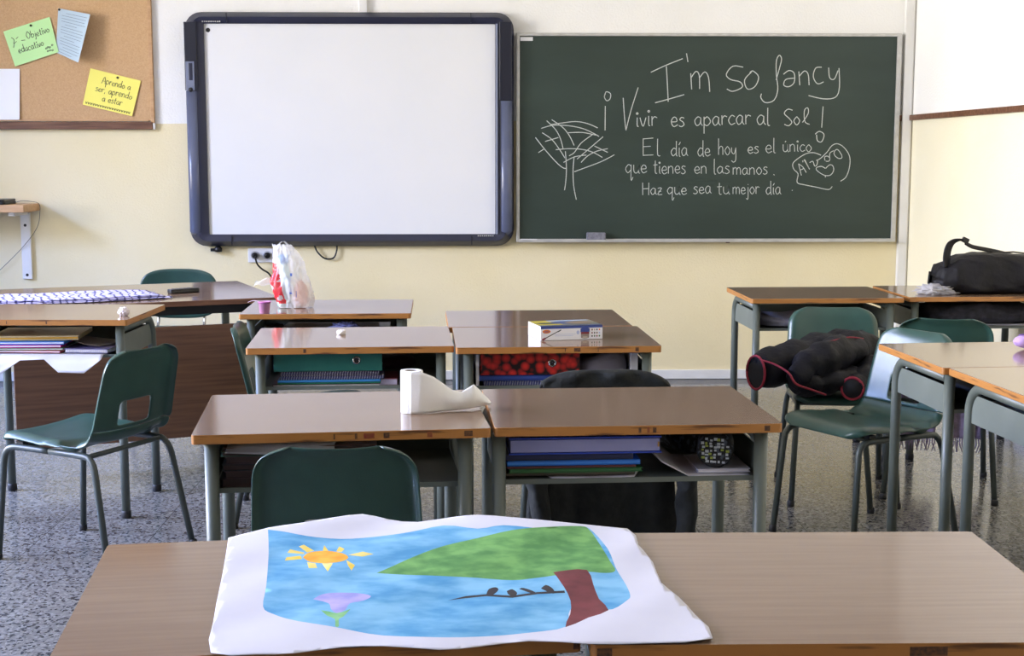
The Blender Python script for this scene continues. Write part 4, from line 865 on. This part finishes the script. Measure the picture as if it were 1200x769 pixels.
# ---------------------------------------------------------------- sports bag
t = thing('sports_bag', 'black sports bag with shoulder strap on the desk in the far right corner', 'bag', (2.325, 6.31, TOP), 1.5)
M['bag_black'] = mat('bag_black', '0C0B0F', .6, spec=.3, col2='12111A', scale=(16, 16, 16), bump=.35, bscale=40)
def sb(u, v):
    s = u; x = -.245 + .49 * s; hh = (.155 + .03 * math.sin(s * 3.0)) * (.78 + .22 * min(s / .25, 1)) ; dep = .115 * (.7 + .3 * min(s / .15, (1 - s) / .1, 1))
    e = min(s / .05, (1 - s) / .04, 1); e = math.sqrt(max(1 - (1 - e) ** 2, 0)); e = .25 + .75 * e
    ph = v * 2 * math.pi; n = .42
    c = math.copysign(abs(math.cos(ph)) ** n, math.cos(ph)); q = math.copysign(abs(math.sin(ph)) ** n, math.sin(ph))
    y = c * dep * e * (1 - .15 * (q > 0) * q); zc = hh / 2 + q * hh / 2 * (e if q > 0 else 1) 
    x += -.02 * (1 - s) * (1 - (zc / hh)) ; k = .010 * nz((x * 5, y * 9, zc * 12), 2, 3) + .005 * math.sin(zc * 90 + 5 * x * 8) * (abs(y) > .07)
    zl = .035 * max(0, 1 - s / .3) ** 2 * (1 if q < 0 else 0)
    return (x, y + k, max(zc + k * (q > 0) + zl, .001))
mb = MB(); mb.grid(sb, 60, 44)
e0 = [v for v in mb.bm.verts if v.is_boundary]; bmesh.ops.holes_fill(mb.bm, edges=[e for e in mb.bm.edges if e.is_boundary])
mb.build('bag_body', 'bag_black', t)
def ribbon(pts, w, wdir, name, m, par, th=.004):
    P = smooth_line(pts, 6); D = Vector(wdir)
    ws = w if isinstance(w, (list, tuple)) else [w, w]
    def f(u, v):
        i = min(int(u * (len(P) - 1)), len(P) - 2); s = u * (len(P) - 1) - i; p = Vector(P[i]).lerp(Vector(P[i + 1]), s); ww = ws[0] + (ws[1] - ws[0]) * u
        return p + D * ww * (v - .5)
    return MB().grid(f, (len(P) - 1) * 2, 3).build(name, m, par, solid=th)
ribbon([(-.215, -.07, .12), (-.212, -.06, .18), (-.195, -.05, .225), (-.165, -.04, .243), (-.13, -.03, .245)], .05, (.75, .55, -.1), 'strap_pad', 'bag_black', t, .008)
MB().box((-.118, -.03, .242), (.03, .02, .024), Matrix.Rotation(R(25), 3, 'Y')).build('buckle', 'black', t, bevel=.003)
ribbon([(-.12, -.03, .232), (-.08, -.02, .212), (0, .0, .196), (.06, .02, .184), (.11, .04, .172)], .022, (.15, .6, .75), 'strap', 'bag_black', t, .004)
MB().tube([(-.2, .01, .149), (-.1, .0, .166), (0, 0, .181), (.12, 0, .186), (.2, 0, .176)], .004, 6).build('zip', 'black', t)
M['clear_film'] = film('clear_film', 'D8D6DA', .3, .15)
crumple('plastic_wrap', 'crumpled clear plastic wrapper on the desk beside the black sports bag', 'wrapper', (2.07, 6.235, TOP), .075, 'D8D6DA', .55, (1.15, .75, .36), 5, 11, material='clear_film')

# ---------------------------------------------------------------- jackets and scarf
def quilt(pts, rx, rz, name, par, m, seed=0, ribs=0, amp=.06, cap=True, segs=22, sub=6, up=(0, 0, 1)):
    P = smooth_line(pts, sub); n = len(P)
    def lerp(a, s): a = a if isinstance(a, (list, tuple)) else [a, a]; q = s * (len(a) - 1); i = min(int(q), len(a) - 2); return a[i] + (a[i + 1] - a[i]) * (q - i)
    mb = MB(); ra, rb = [], []
    for i in range(n):
        s = i / (n - 1); k = 1 + (abs(math.sin(s * math.pi * ribs)) ** .6 * .13 - .08 if ribs else 0)
        ra.append(lerp(rx, s) * k); rb.append(lerp(rz, s) * k)
    mb.tube(P, ra, segs, cap=cap, up=up, ry=rb)
    for v in mb.bm.verts: v.co += Vector((nz(v.co, 14, seed), nz(v.co, 14, seed + 2), nz(v.co, 14, seed + 4))) * amp * .25 + Vector((nz(v.co, 40, seed), nz(v.co, 40, seed + 1), nz(v.co, 40, seed + 6))) * amp * .06
    return mb.build(name, m, par)
M['navy_down'] = mat('navy_padding', '07070C', .6, spec=.22, col2='0D0D17', scale=(20, 20, 20), bump=.5, bscale=35)
M['red_trim'] = mat('red_piping', '86182E', .7); M['lining'] = mat('black_lining', '0E0E12', .8)
t = thing('padded_jacket', 'navy padded jacket with red piping thrown on a chair seat', 'jacket', (1.30, 5.46, .455), 0)
# local coordinates: origin on the seat
quilt([(-.225, -.14, .085), (-.13, -.08, .10), (.0, -.01, .115), (.12, .06, .125), (.23, .12, .13), (.33, .16, .12)], [.055, .085, .11, .12, .11, .06], [.066, .082, .088, .09, .085, .05], 'jacket_body', t, 'navy_down', 1, 5, cap=True, up=(0, 0, 1))
quilt([(-.10, -.23, .065), (-.05, -.19, .10), (.03, -.14, .13), (.12, -.06, .145), (.22, .03, .15)], [.038, .055, .065, .065, .05], [.05, .06, .07, .065, .045], 'sleeve', t, 'navy_down', 3, 5)
quilt([(-.09, -.20, .045), (.0, -.16, .05), (.1, -.12, .055), (.16, -.07, .06)], [.05, .075, .08, .06], [.042, .05, .05, .045], 'hood', t, 'navy_down', 7, 3)
s = quilt([(.135, -.205, .032), (.17, -.16, .04), (.22, -.09, .06), (.26, -.02, .09)], [.044, .05, .055, .05], [.044, .048, .05, .05], 'sleeve', t, 'navy_down', 5, 3, amp=.03)
def ringpts(c, n, a, b, up=(0, 0, 1), k=20):
    n = Vector(n).normalized(); x = n.cross(Vector(up)).normalized(); y = x.cross(n); return [Vector(c) + x * a * math.cos(2 * math.pi * i / k) + y * b * math.sin(2 * math.pi * i / k) for i in range(k + 1)]
MB().tube(ringpts((.130, -.213, .031), (-.3, -.95, .0), .040, .042), .006, 8).build('cuff_trim', 'red_trim', t)
MB().lathe([(0, 0), (.036, 0), (.037, .002), (0, .002)], (0, 0, 0), 20).build('cuff_opening', 'lining', t, loc=(.1295, -.2155, .031), rot=Vector((-.3, -.95, .0)).to_track_quat('Z', 'Y').to_euler())
MB().tube(ringpts((-.232, -.146, .084), (-.85, -.5, 0), .052, .066), .0048, 8).build('hem_trim', 'red_trim', t)
mb = MB(); rp = ringpts((-.229, -.143, .084), (-.85, -.5, 0), .049, .063)[:-1]; mb.verts_faces(rp, [tuple(range(len(rp)))], False); mb.build('hem_opening', 'lining', t, solid=.002)
MB().tube(smooth_line([(-.215, -.192, .138), (-.17, -.215, .125), (-.13, -.265, .10), (-.105, -.285, .062), (-.04, -.262, .035), (.02, -.245, .012)], 5), .0042, 6).build('zip_trim', 'red_trim', t)
MB().tube(smooth_line([(.02, -.16, .193), (.08, -.12, .206), (.16, -.045, .208), (.24, .03, .19)], 5), .0035, 6).build('seam_trim', 'red_trim', t)
# dark jacket hung over a chair back
t = thing('hung_jacket', 'dark jacket draped over a chair back between the second and third rows', 'jacket', (.359, 3.995, 0), 3)
M['dark_coat'] = mat('dark_coat', '17191A', .85, spec=.3, col2='202322', scale=(25, 25, 25), bump=.35, bscale=60)
def coat(side):
    def f(u, v):
        a = (u - .5) * 2
        if v < .12:
            s = v / .12; y = .0 + side * .022 * math.sin(s * math.pi / 2); z_ = .757 - .014 * (1 - math.cos(s * math.pi / 2)) - .035 * abs(a) ** 4; w = .185
        else:
            s = (v - .12) / .88; y = side * (.022 + .016 * s) + (.02 if side > 0 else -.0) * s; z_ = .743 - .035 * abs(a) ** 4 - s * (.46 if side < 0 else .28) - .03 * abs(a) * s; w = .185 + .05 * s
        fold = .012 * math.sin(a * 9 + 2 * v) * s * side + .008 * nz((a * 3, v * 3, side), 2, 3) * s
        slope = -.0 if z_ > .75 else (.75 - z_) * .32
        return (a * w + .01 * math.sin(v * 7) * s, y + fold + (slope if side > 0 else slope * .12), z_)
    return f
mb = MB(); mb.grid(coat(-1), 44, 34); mb.build('coat_back', 'dark_coat', t, solid=.006)
mb = MB(); mb.grid(coat(1), 44, 24); mb.build('coat_front', 'dark_coat', t, solid=.006)
quilt([(-.20, -.04, .66), (-.215, -.06, .54), (-.20, -.065, .40), (-.18, -.07, .28)], [.035, .04, .038, .034], [.03, .035, .03, .028], 'sleeve', t, 'dark_coat', 4, 0)
quilt([(.20, -.04, .66), (.225, -.06, .54), (.235, -.065, .40), (.23, -.07, .27)], [.035, .04, .038, .034], [.03, .035, .03, .028], 'sleeve', t, 'dark_coat', 8, 0)
# fringed scarf over the olive chair's seat
t = thing('scarf', 'mauve grey fringed scarf hanging from the seat of the olive chair', 'scarf', (1.90, 5.64, .448), -16)
M['scarf'] = mat('scarf_wool', '6A5F6C', .95, col2='8A7A94', scale=(30, 30, 30), bump=.4, bscale=90)
def sc(x0, x1):
    def f(u, v):
        x = x0 + (x1 - x0) * u; s = v * .62
        if s < .32: y, z_ = -.11 + s, .016 + .007 * nz((x * 9, s * 9, 0), 2, 4)
        else: y, z_ = .228 + .012 * math.sin(min((s - .32) / .03, 1) * 1.5) + .006 * math.sin(x * 90), .016 - (s - .32)
        return (x + .012 * math.sin(s * 14), y, z_)
    return f
rnd = random.Random(2)
for x0, x1 in ((-.15, -.01), (.03, .19)):
    o = MB().grid(sc(x0, x1), 16, 40).build('scarf_end', 'scarf', t, solid=.006)
    mb = MB()
    for k in range(18):
        x = x0 + (x1 - x0) * k / 17 + .008; mb.tube([(x, .240, -.28), (x + rnd.uniform(-.006, .006), .242, -.31), (x + rnd.uniform(-.015, .015), .24, -.345)], [.0034, .003, .0016], 5)
    mb.build('fringe', 'scarf', o)['kind'] = 'stuff'

# ---------------------------------------------------------------- painted banner on the front desks
PAPER = [(-0.418,2.236),(-0.4,2.106),(-0.384,1.978),(-0.365,1.828),(-0.346,1.711),(-0.287,1.701),(-0.239,1.706),(-0.181,1.726),(-0.127,1.725),(-0.055,1.711),(-0.006,1.725),(0.061,1.746),(0.138,1.731),(0.216,1.736),(0.302,1.746),(0.294,1.841),(0.281,1.915),(0.265,1.983),(0.266,2.091),(0.254,2.186),(0.247,2.289),(0.139,2.313),(0.052,2.332),(-0.007,2.345),(-0.051,2.34),(-0.11,2.33),(-0.163,2.354),(-0.209,2.378),(-0.258,2.345),(-0.311,2.302),(-0.359,2.282)]
SKY = [(-0.358,2.271),(-0.339,2.151),(-0.316,1.976),(-0.307,1.888),(-0.289,1.858),(-0.249,1.822),(-0.188,1.794),(-0.129,1.766),(-0.062,1.755),(-0.006,1.76),(0.062,1.778),(0.114,1.8),(0.123,1.87),(0.161,1.87),(0.182,1.865),(0.206,1.902),(0.213,1.925),(0.212,1.98),(0.205,2.057),(0.202,2.163),(0.187,2.269),(0.167,2.296),(0.108,2.266),(0.037,2.283),(-0.007,2.268),(-0.065,2.291),(-0.121,2.266),(-0.177,2.246),(-0.232,2.232),(-0.289,2.238),(-0.334,2.26)]
FOLIAGE = [(-0.16,2.048),(-0.144,2.073),(-0.105,2.136),(-0.062,2.188),(-0.007,2.222),(0.05,2.256),(0.108,2.276),(0.167,2.296),(0.181,2.28),(0.19,2.212),(0.199,2.092),(0.203,2.044),(0.187,2.031),(0.162,2.036),(0.136,2.036),(0.109,2.02),(0.07,2.008),(0.045,2.005),(-0.006,2.018),(-0.058,2.024),(-0.109,2.034)]
TRUNK = [(0.108,2.037),(0.13,2.045),(0.16,2.045),(0.164,1.981),(0.167,1.914),(0.176,1.862),(0.146,1.834),(0.112,1.797),(0.122,1.852),(0.126,1.908),(0.12,1.966)]
SUN = [(-0.282,2.131),(-0.276,2.159),(-0.25,2.168),(-0.224,2.153),(-0.21,2.125),(-0.219,2.102),(-0.242,2.094),(-0.267,2.103)]
RAYS = [[(-0.279,2.159),(-0.296,2.189),(-0.289,2.198),(-0.269,2.169)],[(-0.255,2.168),(-0.256,2.198),(-0.246,2.168)],[(-0.233,2.163),(-0.231,2.192),(-0.221,2.177),(-0.224,2.158)],[(-0.212,2.139),(-0.19,2.157),(-0.172,2.143),(-0.188,2.129)],[(-0.212,2.111),(-0.196,2.084),(-0.199,2.057),(-0.207,2.084)],[(-0.248,2.094),(-0.234,2.049),(-0.231,2.093)],[(-0.272,2.103),(-0.265,2.067),(-0.252,2.067),(-0.258,2.094)],[(-0.282,2.122),(-0.308,2.113),(-0.308,2.132),(-0.287,2.141)],[(-0.283,2.15),(-0.31,2.155),(-0.308,2.174),(-0.284,2.159)]]
FLOWER = [(-0.241,1.92),(-0.23,1.943),(-0.21,1.95),(-0.179,1.945),(-0.159,1.929),(-0.169,1.907),(-0.186,1.896),(-0.19,1.867),(-0.2,1.853),(-0.21,1.871),(-0.217,1.9)]
CALYX = [(-0.224,1.868),(-0.211,1.86),(-0.2,1.853),(-0.188,1.863),(-0.183,1.87),(-0.19,1.838),(-0.195,1.828),(-0.192,1.801),(-0.197,1.801),(-0.2,1.828),(-0.212,1.842)]
BRANCH = [(-0.049,1.915),(-0.024,1.934),(0.006,1.941),(0.043,1.929),(0.08,1.943),(0.12,1.95),(0.12,1.94),(0.08,1.934),(0.043,1.919),(0.006,1.931),(-0.024,1.924)]
BIRDS = [[(0.006,1.937),(0.01,1.965),(0.02,1.973),(0.024,1.96),(0.016,1.937)],[(0.036,1.952),(0.044,1.96),(0.051,1.94),(0.045,1.925),(0.038,1.936)],[(0.054,1.96),(0.061,1.964),(0.077,1.943),(0.073,1.936)],[(0.086,1.959),(0.094,1.975),(0.103,1.959),(0.105,1.939),(0.099,1.939)]]

def banner():
    t = thing('painted_banner', 'large white paper painted with sun, flower and green tree on the front desks', 'painting', (0, 0, 0), 0)
    wave = lambda x, y: .7515 + .0012 + .0045 * max(0, min(1, (y - 2.18) / .12)) * (1 + math.sin(x * 17 + 1)) + .0018 * (1 + math.sin(x * 11 + y * 9)) * .5 + .001 * (1 + math.sin(x * 31 - y * 23))
    def inside(p, P):
        x, y = p; c = False; j = len(P) - 1
        for i in range(len(P)):
            if (P[i][1] > y) != (P[j][1] > y) and x < (P[j][0] - P[i][0]) * (y - P[i][1]) / (P[j][1] - P[i][1]) + P[i][0]: c = not c
            j = i
        return c
    closed = lambda P, n=3: smooth_line(list(P) + [P[0]], n)[:-1]
    outline = closed(PAPER, 2); shapes = [(closed(SKY), 1), (closed(FOLIAGE), 2), (closed(TRUNK, 2), 3), (closed(SUN), 4)] + [(r, 5) for r in RAYS] + [(closed(FLOWER), 6), (closed(CALYX, 2), 7), (BRANCH, 8)] + [(closed(b), 8) for b in BIRDS]
    V, E = [], []
    def add(P):
        b = len(V); V.extend(Vector(p) for p in P); E.extend((b + i, b + (i + 1) % len(P)) for i in range(len(P)))
    add(outline)
    for P, k in shapes: add(P)
    xs = [p[0] for p in outline]; yy = [p[1] for p in outline]; y = min(yy) + .008
    while y < max(yy):
        x = min(xs) + .008
        while x < max(xs):
            if inside((x, y), outline): V.append(Vector((x + .001 * math.sin(y * 900), y)))
            x += .012
        y += .012
    vs, es, fs, *_ = geometry.delaunay_2d_cdt(V, E, [], 0, 1e-5)
    mb = MB(); bv = [mb.bm.verts.new((v.x, v.y, wave(v.x, v.y))) for v in vs]
    for f in fs:
        c = sum((vs[i] for i in f), Vector((0, 0))) / len(f)
        if not inside(c, outline): continue
        mi = 0
        for P, k in shapes:
            if inside(c, P): mi = k
        q = mb.bm.faces.new([bv[i] for i in f]); q.material_index = mi; q.smooth = True
    for v in [v for v in mb.bm.verts if not v.link_faces]: mb.bm.verts.remove(v)
    for f in mb.bm.faces:
        if f.normal.z < 0: f.normal_flip()
    wc = lambda n, a, b, s=(26, 26, 26), lo=.35, hi=.65: mat(n, a, .8, col2=b, scale=s, lo=lo, hi=hi, detail=6)
    ms = ['white_paper', wc('watercolour_blue', '4690BE', '7FB8D8', (14, 20, 14)), wc('watercolour_green', '457F3F', '70A65A'), wc('watercolour_brown', '5E2226', '743034'), wc('watercolour_orange', 'E0921A', 'EBB03A'), wc('watercolour_yellow', 'E0BE3A', 'E6D27A'), wc('watercolour_violet', '8F8FCB', 'B5A8D8'), wc('watercolour_leaf', '5FA35C', '8FC48A'), wc('watercolour_dark', '1C181E', '2E2629')]
    mb.build('painting_sheet', ms, t, recalc=False, solid=.0008)
banner()
